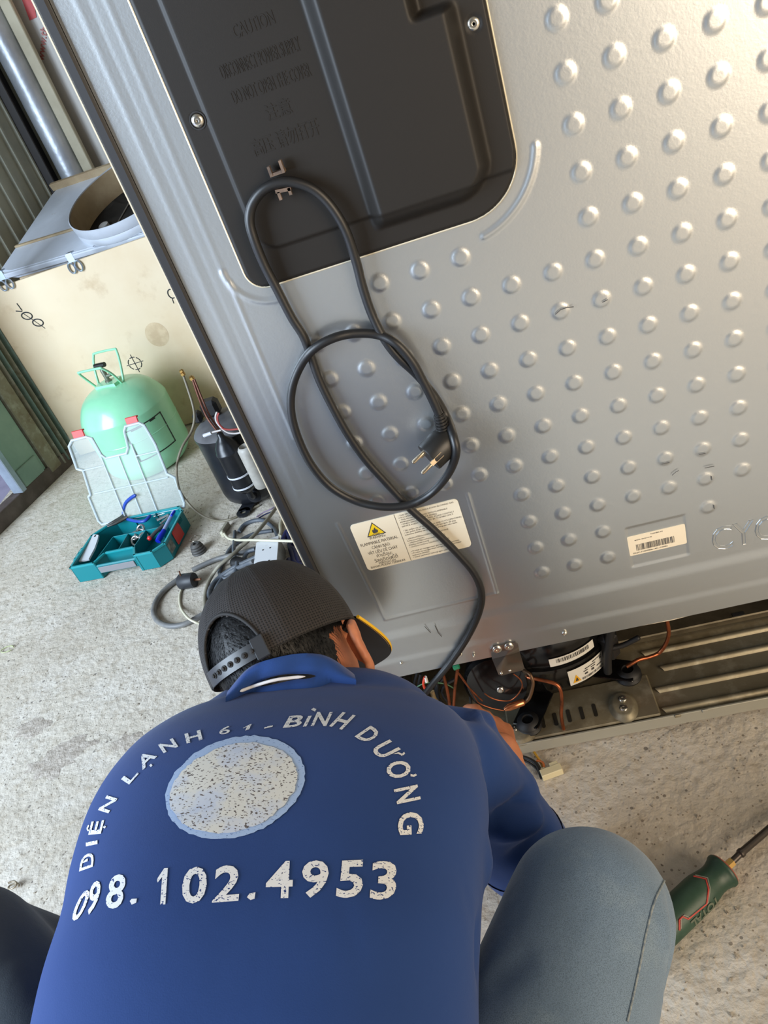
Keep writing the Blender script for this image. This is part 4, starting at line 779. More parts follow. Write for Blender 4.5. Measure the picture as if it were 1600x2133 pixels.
# ================================================================== SMALL THINGS AND CABLES ON THE FLOOR
z6 = lambda s: [(300 + x / 4.444, 1040 + y / 4.444) for x, y in s]
def cable(name, seq, r_, m, label, cat='cable', lifts=None, group=None, extra=None):
    P = [fl(px, py, r_ + (lifts[i] if lifts else 0)) for i, (px, py) in enumerate(z6(seq))]
    return single(name, MB().tube(spline(P, 8), r_, 8), m, label, cat, group, smooth=80)
M_gc = mat('grey_cable', (112, 112, 112), .5, noise=(30, (136, 134, 128), .45, .7)); M_gd = mat('slate_cable', (84, 90, 98), .5, noise=(30, (112, 114, 116), .5, .7)); M_bc = mat('khaki_cable', (142, 136, 120), .5); M_cr = mat('cream_wire', (206, 200, 176), .5)
ad = thing('round_plug', 'round black rubber plug with brass pins at the end of the thick grey cable', 'plug', fl(392, 1212, 0)); ac_ = fl(390, 1210, .021); ax_ = unit(fl(405, 1208, .021) - fl(370, 1213, .021))
part('body', MB().lathe([(.017, -.024), (.021, -.020), (.021, .018), (.020, .022), (.001, .022)], ac_, ax_, 28), mat('worn_black_rubber', (44, 46, 50), .5, noise=(24, (84, 84, 84), .55, .75)), ad, smooth=50)
part('pin', MB().cyl(ac_ + ax_ * .02, ac_ + ax_ * .042, .0035, 10), mat('rusty_brass', (124, 84, 62), .5, .6), ad); part('pin', MB().cyl(ac_ + Z * .02 - ax_ * .01, ac_ + Z * .036 - ax_ * .006, .0022, 8), mat('rusty_brass', (0, 0, 0)), ad)
part('cable', MB().tube(spline([fl(*p, .008) for p in z6([(325, 735), (200, 830), (120, 930), (88, 1040), (130, 1130), (230, 1172), (360, 1160), (500, 1092), (620, 1020), (760, 950)])], 8), .0072, 10), M_gc, ad, smooth=80)
cable('thick_cable', [(450, 655), (560, 602), (680, 552), (800, 522), (920, 492), (1060, 450)], .0072, M_gc, 'thick grey cable running from behind the round plug to the power strip', lifts=[0, .002, .004, .008, .008, .006])
cable('cream_wire', [(350, 830), (330, 900), (340, 1000), (400, 1090), (470, 1135), (560, 1160), (640, 1175)], .0032, M_cr, 'thin cream wire curling under the round black plug', 'wire', lifts=[.0, 0, 0, .016, .014, 0, 0])
cable('khaki_cable', [(1225, 75), (1140, 190), (1050, 300), (980, 370), (900, 440), (800, 530), (700, 610), (640, 690), (590, 790), (566, 900), (565, 1020), (560, 1100), (555, 1240)], .0052, M_bc, 'long khaki cable sweeping from the refrigerator edge down past the cap', lifts=[.02, .028, .034, .036, .034, .036, .030, .012, .006, .004, .018, .008, 0])
cable('white_wire', [(735, 305), (780, 360), (860, 377), (1000, 377), (1150, 380), (1400, 388)], .0038, M_cr, 'white wire running straight from the beige clip toward the refrigerator', 'wire', lifts=[.01, .010, .022, .052, .056, .056])
cable('slate_cable_arch', [(880, 300), (925, 240), (1000, 204), (1090, 192), (1150, 222), (1210, 275), (1235, 335)], .0062, M_gd, 'slate grey cable arching above the power strip')
cable('slate_cable_down', [(842, 300), (836, 400), (830, 480), (850, 560), (862, 610), (832, 720), (798, 830)], .0055, M_gd, 'slate cable running down through the middle of the tangle', lifts=[0, .014, .018, .020, .022, .018, .014])
cable('slate_cable_loop', [(1190, 290), (1050, 312), (950, 350), (850, 410), (790, 470), (755, 540), (715, 610), (700, 680), (740, 730), (800, 712), (850, 680)], .0058, M_gd, 'slate cable bowed widely around the black plug in the tangle')
cable('grey_cable_outer', [(1040, 535), (920, 592), (820, 640), (700, 722), (630, 800), (602, 880), (622, 960), (700, 985)], .0068, M_gd, 'outer slate cable bend just above the cap', lifts=[.03, .02, .01, 0, 0, 0, 0, 0])
cable('grey_cable_inner', [(1010, 575), (860, 640), (750, 712), (695, 780), (664, 850), (682, 930), (730, 960)], .0062, M_gd, 'inner slate cable bend nested inside the outer one above the cap', lifts=[.045, .02, .0, 0, 0, 0, 0])
cable('slate_cable_short', [(1030, 462), (965, 485), (932, 535), (932, 600), (958, 660), (975, 720)], .006, M_gd, 'short slate cable hooked beside the power strip', lifts=[.02, .016, .012, .012, 0, 0])
bp = thing('black_plug', 'black plug lying in the cable tangle left of the power strip', 'plug', fl(510, 1175, 0)); part('body', MB().capsule(fl(492, 1172, .018), fl(528, 1176, .018), .017, .014), M_rub, bp); part('pin', MB().cyl(fl(486, 1172, .02), fl(470, 1178, .02), .0024, 8), M_zinc, bp)
cl = thing('beige_clip', 'small beige terminal clip standing at the end of the white wire', 'clip', fl(468, 1105, 0)); part('clip_body', MB().box((fl(470, 1095, .012) + fl(466, 1108, .008)) / 2, (.012, .050, .016), R=np.array(Matrix.Rotation(-.25, 3, 'Z')), bev=.002), M_bc, cl); part('clip_tip', MB().cyl(fl(474, 1082, .014), fl(477, 1073, .02), .0022, 6), M_bc, cl); part('clip_jaw', MB().box(fl(464, 1112, .012), (.010, .012, .018), bev=.002), M_cr, cl)
rb = fl(416, 1150, 0); pf = []
for k, r_ in enumerate((.021, .020, .0185, .016)): pf += [(r_, k * .0075 + .0005), (r_ + .001, k * .0075 + .0035), (r_, k * .0075 + .006), (r_ - .003, k * .0075 + .007)]
single('rubber_bushing', MB().lathe(pf + [(.012, .032), (.006, .032), (.006, .02), (.001, .02)], rb, Z, 28), mat('bushing_grey', (74, 72, 70), .55, noise=(60, (100, 96, 92), .5, .7)), 'ribbed dark rubber bushing on the floor right of the teal case', 'bushing', smooth=50)
ring_obj('wire_ring', fl(405, 1122, .003), .014, .0012, (0, 0, 1), M_zinc, 'thin wire ring on the floor beside the rubber bushing', 'ring')
q = [fl(534, 1132, .052), fl(581, 1114, .052), fl(579, 1184, .052), fl(523, 1197, .052)]; ax2 = unit((q[3] - q[0]) + (q[2] - q[1])); wx = unit(np.cross(ax2, Z)); wx = wx if wx @ (q[1] - q[0]) > 0 else -wx; cw = (q[0] + q[1]) / 2; wd_ = abs((q[1] - q[0]) @ wx)
ps = thing('power_strip', 'white wooden box power strip beside the refrigerator corner', 'power strip', (cw[0], cw[1], 0)); Lp = .20; RP = np.stack([wx, ax2, np.cross(wx, ax2)], 1)
part('body', MB().box(cw + ax2 * Lp / 2 - Z * .0265, (wd_, Lp, .049), R=RP, bev=.002), mat('strip_side_grey', (172, 172, 168), .6, noise=(25, (130, 128, 124), .45, .7)), ps); part('face_plate', MB().box(cw + ax2 * Lp / 2 - Z * .001, (wd_ + .001, Lp + .001, .003), R=RP, bev=.001), mat('strip_white', (226, 228, 230), .35, noise=(40, (196, 196, 194), .6, .8)), ps)
for k in range(3):
    for s_ in (-1, 1):
        p = cw + ax2 * (.045 + .055 * k) + wx * (.010 * s_); b = MB(); b.lathe([(.0022, 0), (.0022, .0012)], p + Z * .0002, Z, 8); part('socket_hole', b, M_dark, ps)
M_navy = mat('navy_wire', (34, 38, 84), .5)
for k, seq in enumerate(([(1290, 380), (1330, 300), (1345, 340), (1380, 430)], [(1350, 420), (1380, 520), (1400, 590), (1470, 620)], [(1345, 560), (1360, 620), (1420, 650), (1490, 640)], [(1360, 470), (1390, 470), (1420, 540), (1440, 600)])):
    cable('navy_wire', seq, .0085, M_navy, ('navy wire arching behind the top corner of the power strip', 'long navy wire running down between power strip and refrigerator', 'lowest navy wire beside the cap and the power strip', 'short navy wire hooked in the middle of the navy bunch')[k], 'wire', group='navy wires behind the power strip')
for k, (c_, seq) in enumerate(((M_navy, [(1060, 175), (1120, 140), (1180, 115), (1210, 90)]), (mat('mauve_wire', (150, 132, 158), .5), [(1040, 165), (1100, 125), (1170, 95), (1205, 70)]))):
    cable('thin_wire', seq, .0018, c_, ('thin blue wire', 'thin mauve wire')[k] + ' near the foot of the rotary compressor', 'wire')
cable('cable_end', [(1275, 190), (1262, 240), (1265, 300), (1255, 340)], .0052, M_cr, 'cream cable end beside the top corner of the power strip')
for k, (px, py) in enumerate(((15, 1352), (30, 1848))):
    c = fl(px, py, .003); t = np.linspace(0, 2 * np.pi * (.9 if k == 0 else 1.4), 20); L = (.019, .010)[k]
    single('peeled_strip' if k == 0 else 'curled_shaving', MB().tube([c + np.array([L * math.cos(a) * (1 + .0 * a), L * .6 * math.sin(a), .004 * k * a * .3]) for a in t], .0014 + .0004 * k, 6), mat('strip_green', (176, 182, 140), .6) if k == 0 else mat('shaving_tan', (150, 138, 118), .4, .3), ('pale green peeled cable sheath loop at the far left floor', 'small tan metal curl on the floor beside the left knee')[k], 'scrap', smooth=80)
b = MB(); q = random.Random(9)
for k in range(240):
    p = fl(q.uniform(0, 420), q.uniform(1150, 1900)) if k < 90 else fl(q.uniform(1150, 1600), q.uniform(1540, 2133)) if k < 200 else fl(q.uniform(360, 420), q.uniform(1040, 1090)); s_ = q.uniform(.0008, .0026); b.box(p + Z * s_ * .3, (s_ * q.uniform(.8, 2.4), s_ * q.uniform(.6, 1.6), s_ * .7), R=np.array(Matrix.Rotation(q.uniform(0, 3), 3, 'Z')))
single('grit', b, mat('grit_grey', (120, 108, 94), .8, noise=(400, (186, 176, 160), .4, .6)), 'loose grit and crumbs scattered over the concrete floor', 'grit', kind='stuff', smooth=None)
# screwdriver
s0, s1, s2 = fl(1368, 1945, .024), fl(1509, 1810, .024), fl(1610, 1733, .024); sa = unit(s1 - s0); HL = np.linalg.norm(s1 - s0); s2 = s1 + sa * .17 - Z * .016
sd_ = thing('screwdriver', 'large green handled screwdriver lying on the floor beside the right knee', 'screwdriver', (s0 + s1) / 2 * np.array([1, 1, 0]))
prof = spline([(.014, -.012, 0), (.022, -.004, 0), (.0262, .018, 0), (.0268, HL * .35, 0), (.0245, HL * .6, 0), (.0195, HL * .82, 0), (.0215, HL * .92, 0), (.0240, HL * .965, 0), (.0235, HL * .985, 0)], 4)[:, :2]
prof[:, 0] = np.minimum(prof[:, 0], .0238)
M_sg = mat('dark_green_grip', (34, 62, 48), .45, noise=(30, (48, 76, 60), .4, .7), bump=(300, .2, .0005)); M_sr = mat('screwdriver_red', (186, 66, 56), .45)
part('handle', MB().lathe(prof, s0, sa, 32), M_sg, sd_, smooth=60); part('collar', MB().lathe([(.0236, HL * .985), (.022, HL), (.008, HL + .003)], s0, sa, 32), mat('collar_faded_red', (150, 74, 62), .5), sd_)
part('ferrule', MB().cyl(s1 + sa * .002, s1 + sa * .016, .0062, 6), M_brass, sd_); b = MB(); b.tube([s1 + sa * .014, s1 + sa * .03, s1 + sa * .032, s1 + sa * .036, s1 + sa * .038, s2], [.0045, .0045, .0062, .0062, .005, .005], 12); part('shaft', b, mat('dark_steel', (82, 76, 72), .35, .8), sd_)
def hr(x): return float(np.interp(x, prof[:, 1], prof[:, 0])) + .0004
sv = unit(np.cross(sa, Z)); su = np.cross(sv, sa); 
def onh(x, a, off=0): return s0 + sa * x + (hr(x) + off) * (math.cos(a) * su + math.sin(a) * sv)
for off, m_, w_ in ((0, M_sr, .0013), (.0, mat('handle_grey_line', (132, 130, 120), .5), .0011)):
    d_ = .003 if w_ == .0011 else 0; P = [onh(x + d_, a) for x, a in ((HL * .16, 1.0), (HL * .22, .62), (HL * .27, .62), (HL * .30, .9), (HL * .55, 1.0), (HL * .62, .7), (HL * .66, .55), (HL * .72, .1), (HL * .66, -.5))]
    part('accent_line', MB().tube(P, w_, 5), m_, sd_, smooth=80)
V, F = text2d('TOTAL', .016, .0006); V[:, 0] -= V[:, 0].min(); b = MB(); b.add([onh(HL * .70 - v[0], 1.12 + v[1] / .024, .0006) for v in V][0:], F); part('lettering', b, mat('handle_letters', (92, 100, 84), .5), sd_, smooth=None, fix=False)
# loose connector in front of the rail
cn = thing('wire_connector', 'cream plastic wire connector on the floor in front of the refrigerator rail', 'connector', fl(1150, 1612, 0)); cc_ = fl(1149, 1608, .008); a_ = unit(fl(1172, 1600, .008) - fl(1128, 1616, .008))
RR_ = np.stack([a_, np.cross(Z, a_), Z], 1); b = MB(); b.box(cc_, (.036, .014, .014), R=RR_, bev=.001); b.box(cc_ + a_ * .008 + np.cross(Z, a_) * .010, (.014, .008, .012), R=RR_, bev=.001); b.box(cc_ - a_ * .012 + np.cross(Z, a_) * .008, (.010, .006, .010), R=RR_, bev=.001); part('housing', b, mat('cream_plastic', (214, 202, 164), .5), cn)
for k, (m_, seq) in enumerate(((mat('wire_yellow', (196, 150, 50), .5), [(1110, 1562), (1116, 1572), (1128, 1590), (1134, 1606)]), (M_rub, [(1080, 1575), (1100, 1580), (1118, 1592), (1127, 1612)]), (M_rub, [(1082, 1580), (1104, 1590), (1120, 1604), (1128, 1622)]), (mat('wire_orange', (176, 98, 48), .5), [(1118, 1584), (1130, 1588), (1134, 1600)]))):
    part('wire', MB().tube(spline([fl(*p, .008 + .003 * (k % 2)) for p in seq], 6), .0022 if k != 1 else .0034, 6), m_, cn, smooth=80)
# ================================================================== THE TECHNICIAN
def organic(mb, voxel=.006, it=3, fac=.5):
    me = mesh_from('tmp', mb.arr(), mb.f); fixn(me); o = bpy.data.objects.new('tmp', me); COL.objects.link(o)
    r = o.modifiers.new('r', 'REMESH'); r.mode = 'VOXEL'; r.voxel_size = voxel
    s_ = o.modifiers.new('s', 'SMOOTH'); s_.factor = fac; s_.iterations = it
    dg = bpy.context.evaluated_depsgraph_get(); dg.update(); m2 = bpy.data.meshes.new_from_object(o.evaluated_get(dg))
    bpy.data.objects.remove(o); bpy.data.meshes.remove(me); return m2
def mverts(me): a = np.empty(len(me.vertices) * 3); me.vertices.foreach_get('co', a); return a.reshape(-1, 3)
def mnorm(me): a = np.empty(len(me.vertices) * 3); me.vertices.foreach_get('normal', a); return a.reshape(-1, 3)
def setv(me, v): me.vertices.foreach_set('co', v.ravel()); me.update()
def omesh(name, me, m, parent, label=None):
    base = ROOTLOC[parent.name]; setv(me, mverts(me) - base); me.name = name; me.materials.clear(); me.materials.append(m)
    me.polygons.foreach_set('use_smooth', [True] * len(me.polygons)); o = bpy.data.objects.new(name, me); COL.objects.link(o); o.parent = parent; ROOTLOC[o.name] = base
    if label: o['label'] = label
    return o
man = thing('person', 'man in a navy blue printed polo shirt and black cap crouching at the compressor bay', 'person', (-.42, -.50, 0))
M_skin = mat('skin_tan', (196, 128, 92), .5, noise=(30, (180, 110, 78), .4, .7), bump=(300, .12, .0006))
M_skin.node_tree.nodes['Principled BSDF'].inputs['Subsurface Weight'].default_value = .12; M_skin.node_tree.nodes['Principled BSDF'].inputs['Subsurface Scale'].default_value = .01
# head frame
def cv_(x, y, z): return unit(RC.T @ np.array([x, y, z]))
HF = cv_(.45, .0, .89); HR = cv_(.76, -.53, -.38); HR = unit(HR - HF * (HR @ HF)); HU = np.cross(HR, HF); HU = HU if HU @ RC[1] < 0 else -HU
HC = dep(596, 1352, .955); HM = np.stack([HR, HF, HU], 1)
def hp(r, f, u): return HC + HR * r + HF * f + HU * u
# torso sections: (left px, right px, depth, half thickness)
rows = [((60, 2420), (990, 2420), .585, .135), ((70, 2260), (1000, 2250), .605, .135), ((97, 2080), (1003, 2080), .64, .130), ((133, 1965), (1008, 1950), .675, .125), ((150, 1870), (1014, 1820), .715, .120), ((183, 1745), (1022, 1700), .765, .110),
        ((236, 1650), (1012, 1620), .812, .098), ((295, 1580), (990, 1550), .855, .080), ((372, 1520), (945, 1492), .890, .064), ((448, 1466), (880, 1444), .912, .048), ((520, 1426), (812, 1412), .930, .030)]
Ls = spline([dep(*r[0], r[2]) for r in rows], 4); Rs = spline([dep(*r[1], r[2]) for r in rows], 4); Tk = spline([(r[3], 0, 0) for r in rows], 4)[:, 0]
Cn = (Ls + Rs) / 2; tg = np.gradient(Cn, axis=0); ringsT = []; ringsI = []
for i in range(len(Cn)):
    a = (Rs[i] - Ls[i]) / 2; n_ = np.cross(a, tg[i]); n_ = unit(n_); n_ = n_ if n_ @ (CAM - Cn[i]) > 0 else -n_
    for sc, dst in ((1.0, ringsT), (.86, ringsI)):
        rg = []
        for t in np.linspace(0, 2 * np.pi, 64, endpoint=False):
            c_, s_ = math.cos(t), math.sin(t); e = 2 / 2.5; c2 = math.copysign(abs(c_) ** e, c_); s2_ = math.copysign(abs(s_) ** e, s_); rg.append(Cn[i] + a * c2 * sc * .985 + n_ * Tk[i] * s2_ * sc * (1 if s_ > 0 else .95))
        dst.append(rg)
def closed(mb, rings):
    k = mb.n; m_ = len(rings[0]); mb.grid(rings, wrap_v=True); mb.f.append(tuple(k + i for i in range(m_))); mb.f.append(tuple(k + (len(rings) - 1) * m_ + i for i in range(m_)))
# joints
SR = dep(950, 1590, .875); ER = dep(1085, 1765, .985); WR = dep(1044, 1565, 1.09); HRn = dep(1024, 1500, 1.17)
SL = dep(500, 1680, .92); EL = SL + np.array([.0, .12, -.20]); WL = np.array([-.445, -.06, .17]); HLn = np.array([-.425, .0, .12])
HIP = Cn[0]; HipR = dep(1010, 2560, .60); HipL = dep(310, 2560, .62)
KR = dep(1228, 1905, .745); KL = dep(-82, 2018, .765)
AR = np.array([-.185, -.330, .085]); AL = np.array([-.70, -.40, .085])
NB = dep(640, 1475, .955)
# body: one continuous skin surface
b = MB(); closed(b, ringsI)
b.capsule(NB, HC - HU * .045 - HF * .02, .060, .056); b.capsule(NB - HF * .01, SR + (NB - SR) * .3, .05, .05)
b.sphere(HC - HF * .006 + HU * .012, (.073, .090, .086), 28, 18, HM); b.sphere(hp(0, .030, -.040), (.058, .062, .066), 24, 16, HM); b.sphere(hp(0, .058, -.082), (.026, .022, .018), 16, 10, HM)
b.capsule(hp(0, .088, -.012), hp(0, .104, -.040), .008, .012, 12); b.sphere(hp(0, .090, -.066), (.022, .010, .006), 14, 8, HM); b.sphere(hp(0, .090, -.075), (.019, .010, .006), 14, 8, HM)
for s_ in (-1, 1):
    b.sphere(hp(.032 * s_, .076, -.014), (.014, .010, .008), 14, 8, HM); b.capsule(hp(.014 * s_, .088, .002), hp(.046 * s_, .076, .004), .006, .005, 10)
    # ear: rim and lobe standing off the head
    ec = hp(.079 * s_, .024, -.040); eo = unit(HR * s_ * .75 - HF * .65); P = [ec + eo * .004 + HU * .012 + HF * .010, ec + eo * .016 + HU * .026 + HF * .002, ec + eo * .022 + HU * .020 - HF * .008, ec + eo * .021 + HU * .002 - HF * .010, ec + eo * .014 - HU * .018 - HF * .004, ec + eo * .006 - HU * .030 + HF * .004]
    for i in range(5): b.capsule(P[i], P[i + 1], (.0055, .0065, .0065, .006, .0065)[i], (.0065, .0065, .006, .0065, .006)[i], 12)
    b.capsule(ec + HU * .010, ec - HU * .014, .010, .009, 12); b.capsule(ec + eo * .012 + HU * .012, ec + eo * .010 - HU * .012, .006, .006, 10)
for A, B_, C_, D_ in ((SR, ER, WR, HRn), (SL, EL, WL, HLn)):
    b.capsule(A, B_, .040, .038); m_ = B_ + (C_ - B_) * .35; b.capsule(B_, m_, .037, .037); b.capsule(m_, C_, .037, .027)
def hand(b, W, Hd, palm_n, grip):
    d = unit(Hd - W); pn = unit(palm_n - d * (palm_n @ d)); sd2 = np.cross(pn, d)
    k0 = W + d * .012; kn = W + d * .085
    for t in (-.030, -.010, .010, .030): b.capsule(k0 + sd2 * t * .6, kn + sd2 * t, .0135, .0105, 12)
    for t, L in ((-.031, .060), (-.010, .074), (.011, .080), (.031, .072)):
        p = kn + sd2 * t; dirs = [(.15 + grip * .5), (.15 + grip * 1.5), (.2 + grip * 2.1)]; rad = .0090
        for f_, frac in zip(dirs, (.45, .31, .24)):
            q = p + (d * math.cos(f_) - pn * math.sin(f_) * -1) * L * frac; b.capsule(p, q, rad, rad * .92, 12); p = q; rad *= .92
    p = k0 + sd2 * .020 + d * .015; q = p + (d * .55 + sd2 * .75 + pn * .35) * .045; b.capsule(p, q, .014, .0105, 12); r_ = q + (d * .85 + sd2 * .15 + pn * .55) * .032; b.capsule(q, r_, .0105, .009, 12); b.capsule(r_, r_ + (d * .8 + pn * .5) * .018, .009, .0075, 12)
hand(b, WR, HRn, np.array([-.7, .2, -.6]), .8); hand(b, WL, HLn, np.array([.3, .1, -.9]), .45)
for A, B_, C_ in ((HipR, KR, AR), (HipL, KL, AL)):
    b.capsule(A, B_, .070, .050); b.capsule(B_, C_, .046, .036); b.capsule(C_, C_ + np.array([.0, .13, -.055]), .034, .026)
body = omesh('body', organic(b, .0045, 4), M_skin, man)
# eyes
for s_ in (-1, 1): part('eye', MB().sphere(hp(.032 * s_, .0845, -.014), .0045, 12, 8), mat('eye_dark', (30, 22, 18), .2), man)
# jeans
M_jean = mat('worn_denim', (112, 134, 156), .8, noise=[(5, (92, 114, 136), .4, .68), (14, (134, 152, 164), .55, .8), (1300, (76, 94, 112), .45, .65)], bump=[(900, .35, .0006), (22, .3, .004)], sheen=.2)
M_jeand = mat('dark_denim', (60, 70, 78), .8, noise=[(8, (44, 52, 60), .4, .7), (1300, (62, 72, 80), .5, .66)], bump=[(900, .35, .0006), (22, .35, .004)], sheen=.2)  # same jeans, left leg and seat coloured darker than the right leg
def leg(hip, knee, ank, r0, rk, rs, ra, flat):
    b = MB(); b.capsule(hip, knee, r0, rk, 26); b.sphere(knee, rk * 1.0, 26, 16); m_ = knee + (ank - knee) * .45; b.capsule(knee, m_, rk * .93, rs, 24); b.capsule(m_, ank, rs, ra, 24); return organic(b, .006, 6)
def wrinkle(me, folds, K=1.0):
    v = mverts(me); n = mnorm(me); dsp = np.zeros(len(v))
    for a, c, w, h in folds:
        a = np.asarray(a); c = np.asarray(c); d = c - a; t = np.clip((v - a) @ d / (d @ d), 0, 1); dist = np.linalg.norm(v - a - t[:, None] * d, axis=1); dsp += h * np.exp(-(dist / w) ** 2) * (np.sin(np.pi * np.clip(t, 0.02, .98)) ** .5)
    setv(me, v + n * dsp[:, None] * K)
jr = leg(HipR, KR, AR, .092, .0805, .066, .060, 0)
near = .058
def S3(px, py, d): return dep(px, py, d)
wrinkle(jr, [(S3(1385, 1860, .72), S3(1400, 2110, .68), .010, -.010), (S3(1365, 1880, .70), S3(1380, 2000, .68), .010, .006), (S3(1010, 2050, .66), S3(1120, 1990, .66), .014, -.005), (S3(1310, 1770, .70), S3(1360, 1830, .70), .012, .004), (KR - Z * .07 - Y * .03, KR - Z * .07 + X * .08, .012, -.010)])
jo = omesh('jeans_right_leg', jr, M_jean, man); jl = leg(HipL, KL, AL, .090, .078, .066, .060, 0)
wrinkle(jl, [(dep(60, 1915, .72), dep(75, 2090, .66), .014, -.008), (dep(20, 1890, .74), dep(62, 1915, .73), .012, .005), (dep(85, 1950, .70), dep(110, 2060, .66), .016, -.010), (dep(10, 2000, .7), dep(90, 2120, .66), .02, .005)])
jo2 = omesh('jeans_left_leg', jl, M_jeand, man, 'left leg of the jeans, coloured much darker than the right')
jo.name = 'jeans_leg'; jo2.name = 'jeans_leg.001'; ROOTLOC[jo.name] = ROOTLOC[man.name]; ROOTLOC[jo2.name] = ROOTLOC[man.name]
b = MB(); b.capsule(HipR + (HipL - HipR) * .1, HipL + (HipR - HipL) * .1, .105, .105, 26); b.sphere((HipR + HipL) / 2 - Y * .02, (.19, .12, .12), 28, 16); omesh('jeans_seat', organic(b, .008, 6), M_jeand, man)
def bvh(o):
    me = o.data; base = ROOTLOC[o.parent.name]; v = mverts(me) + base; return BVHTree.FromPolygons([Vector(a) for a in v], [tuple(p.vertices) for p in me.polygons])
def cast(tree, px, py, lift=.0008):
    d = ray(px, py); h = tree.ray_cast(Vector(CAM), Vector(d).normalized()); 
    return None if h[0] is None else np.array(h[0]) + np.array(h[1]) * lift
tj = bvh(jo); P = [cast(tj, *p, .0005) for p in spline([(1383, 1835, 0), (1362, 1880, 0), (1345, 1945, 0), (1332, 2010, 0), (1318, 2075, 0), (1306, 2128, 0)], 6)[:, :2]]
P = [p for p in P if p is not None]
if len(P) > 3: part('side_seam', MB().tube(P, .0011, 6), mat('seam_thread', (146, 152, 150), .8, noise=(300, (104, 116, 126), .4, .6)), man, smooth=80)
# shoes
for A in (AR, AL):
    b = MB(); b.sphere(A + np.array([0, -.02, -.035]), (.040, .052, .045), 20, 12); b.sphere(A + np.array([0, .09, -.052]), (.042, .075, .030), 20, 12); b.sphere(A + np.array([0, .03, -.045]), (.038, .09, .036), 20, 12)
    me = organic(b, .006, 4); v = mverts(me); v[:, 2] = np.maximum(v[:, 2], .006); setv(me, v); omesh('shoe', me, mat('dark_shoe', (40, 38, 38), .6), man)
# polo shirt
M_polo = mat('navy_polo', (30, 61, 118), .85, 0, .3, noise=[(3, (24, 56, 114), .4, .7)], bump=[(900, .25, .0005), (14, .12, .006)], sheen=.1)
b = MB(); closed(b, ringsT)
b.capsule(SR, SR + (ER - SR) * .35, .058, .058, 30); b.capsule(SR + (ER - SR) * .3, ER - (ER - SR) * .06, .058, .062, 30)
b.capsule(dep(915, 1528, .90), dep(1002, 1512, .915), .036, .020, 24); b.capsule(dep(990, 1530, .91), dep(1075, 1650, .94), .024, .03, 24)
b.capsule(SL, EL, .056, .058, 30); b.capsule(NB, NB + (HC - NB) * .25, .056, .052, 28)
polo = organic(b, .0058, 8, .5)
wrinkle(polo, [
    (dep(1020, 1500, .80), dep(1018, 1790, .78), .007, -.005),                      # armhole seam valley
    (dep(1120, 1655, .90), dep(1020, 1700, .85), .012, -.010), (dep(1150, 1690, .90), dep(1030, 1740, .86), .013, .008), (dep(1170, 1730, .92), dep(1060, 1800, .88), .014, -.006),
    (dep(940, 1640, .80), dep(1010, 1690, .80), .014, -.006), (dep(880, 1440, .88), dep(1000, 1490, .88), .015, -.006), (dep(985, 1478, .90), dep(1000, 1540, .86), .008, .006),
    (dep(520, 1455, .90), dep(760, 1450, .90), .014, .007), (dep(640, 1475, .88), dep(800, 1462, .88), .013, -.006), (dep(430, 1450, .92), dep(400, 1520, .88), .016, -.006), (dep(470, 1450, .92), dep(350, 1530, .88), .012, .005),
    (dep(140, 1925, .70), dep(190, 1960, .66), .016, -.008), (dep(130, 1900, .72), dep(160, 1905, .70), .012, .007), (dep(100, 2050, .66), dep(140, 2060, .64), .016, -.006), (dep(160, 1840, .73), dep(190, 1850, .72), .012, -.004),
    (dep(980, 1900, .66), dep(1010, 2050, .62), .014, -.004), (dep(980, 1740, .74), dep(1015, 1850, .72), .016, .004), (dep(840, 1500, .86), dep(965, 1560, .85), .020, -.004), (dep(860, 1590, .80), dep(1000, 1700, .77), .022, .0035), (dep(560, 1480, .88), dep(420, 1560, .85), .022, .004), (dep(300, 1700, .76), dep(420, 1620, .80), .026, -.003), (dep(125, 2000, .67), dep(260, 1960, .63), .022, .004), (dep(700, 1960, .58), dep(960, 1900, .64), .03, .003), (dep(960, 1600, .84), dep(1000, 1560, .86), .012, -.005)], 2.3)
po = omesh('polo_shirt', polo, M_polo, man); tp_ = bvh(po)
# collar, its white stripe
cA = unit(HC - NB); cX = unit(np.cross(cA, CAM - NB)); cYv = np.cross(cX, cA)
def ringc(h, rx, ry, k=48, sh=0.0): return [NB + cA * h + cX * rx * math.cos(t) + (cYv * ry) * math.sin(t) + cYv * sh for t in np.linspace(0, 2 * np.pi, k, endpoint=False)]
M_rib = mat('ribbed_collar', (28, 64, 128), .85, 0, .3, bump=(700, .3, .0006), sheen=.2)
CB = [(470, 1453), (505, 1438), (555, 1419), (610, 1409), (680, 1409), (742, 1416)]; CT = [(474, 1440), (517, 1392), (567, 1372), (630, 1361), (684, 1368), (738, 1404)]
lo_ = spline([(x, y, 0) for x, y in CB], 8)[:, :2]; hi_ = spline([(x, y, 0) for x, y in CT], 8)[:, :2]
# hair is needed first, to wrap the collar round the nape
M_hair = mat('black_hair', (9, 9, 11), .5, 0, .35, bump=(260, .4, .002))
b = MB(); b.sphere(hp(0, -.010, .010), (.079, .094, .092), 40, 26, HM); v = b.arr(); loc = (v - HC) @ HM
b.capsule(hp(0, -.050, -.045), hp(0, -.055, -.070), .050, .040, 24); b.capsule(hp(.04, -.02, -.03), hp(.03, -.045, -.060), .042, .034, 20); b.capsule(hp(-.04, -.02, -.03), hp(-.03, -.045, -.060), .042, .034, 20)
me = organic(b, .005, 4); v = mverts(me); loc = (v - HC) @ HM
bm = bmesh.new(); bm.from_mesh(me); bm.verts.ensure_lookup_table()
def keep(l): return not (l[1] > .048 + .3 * max(0, l[2]) or (l[1] > .0 and l[2] < -.012) or (abs(l[0]) > .05 and l[1] > -.022 and l[2] < -.018) or l[2] < -.092)
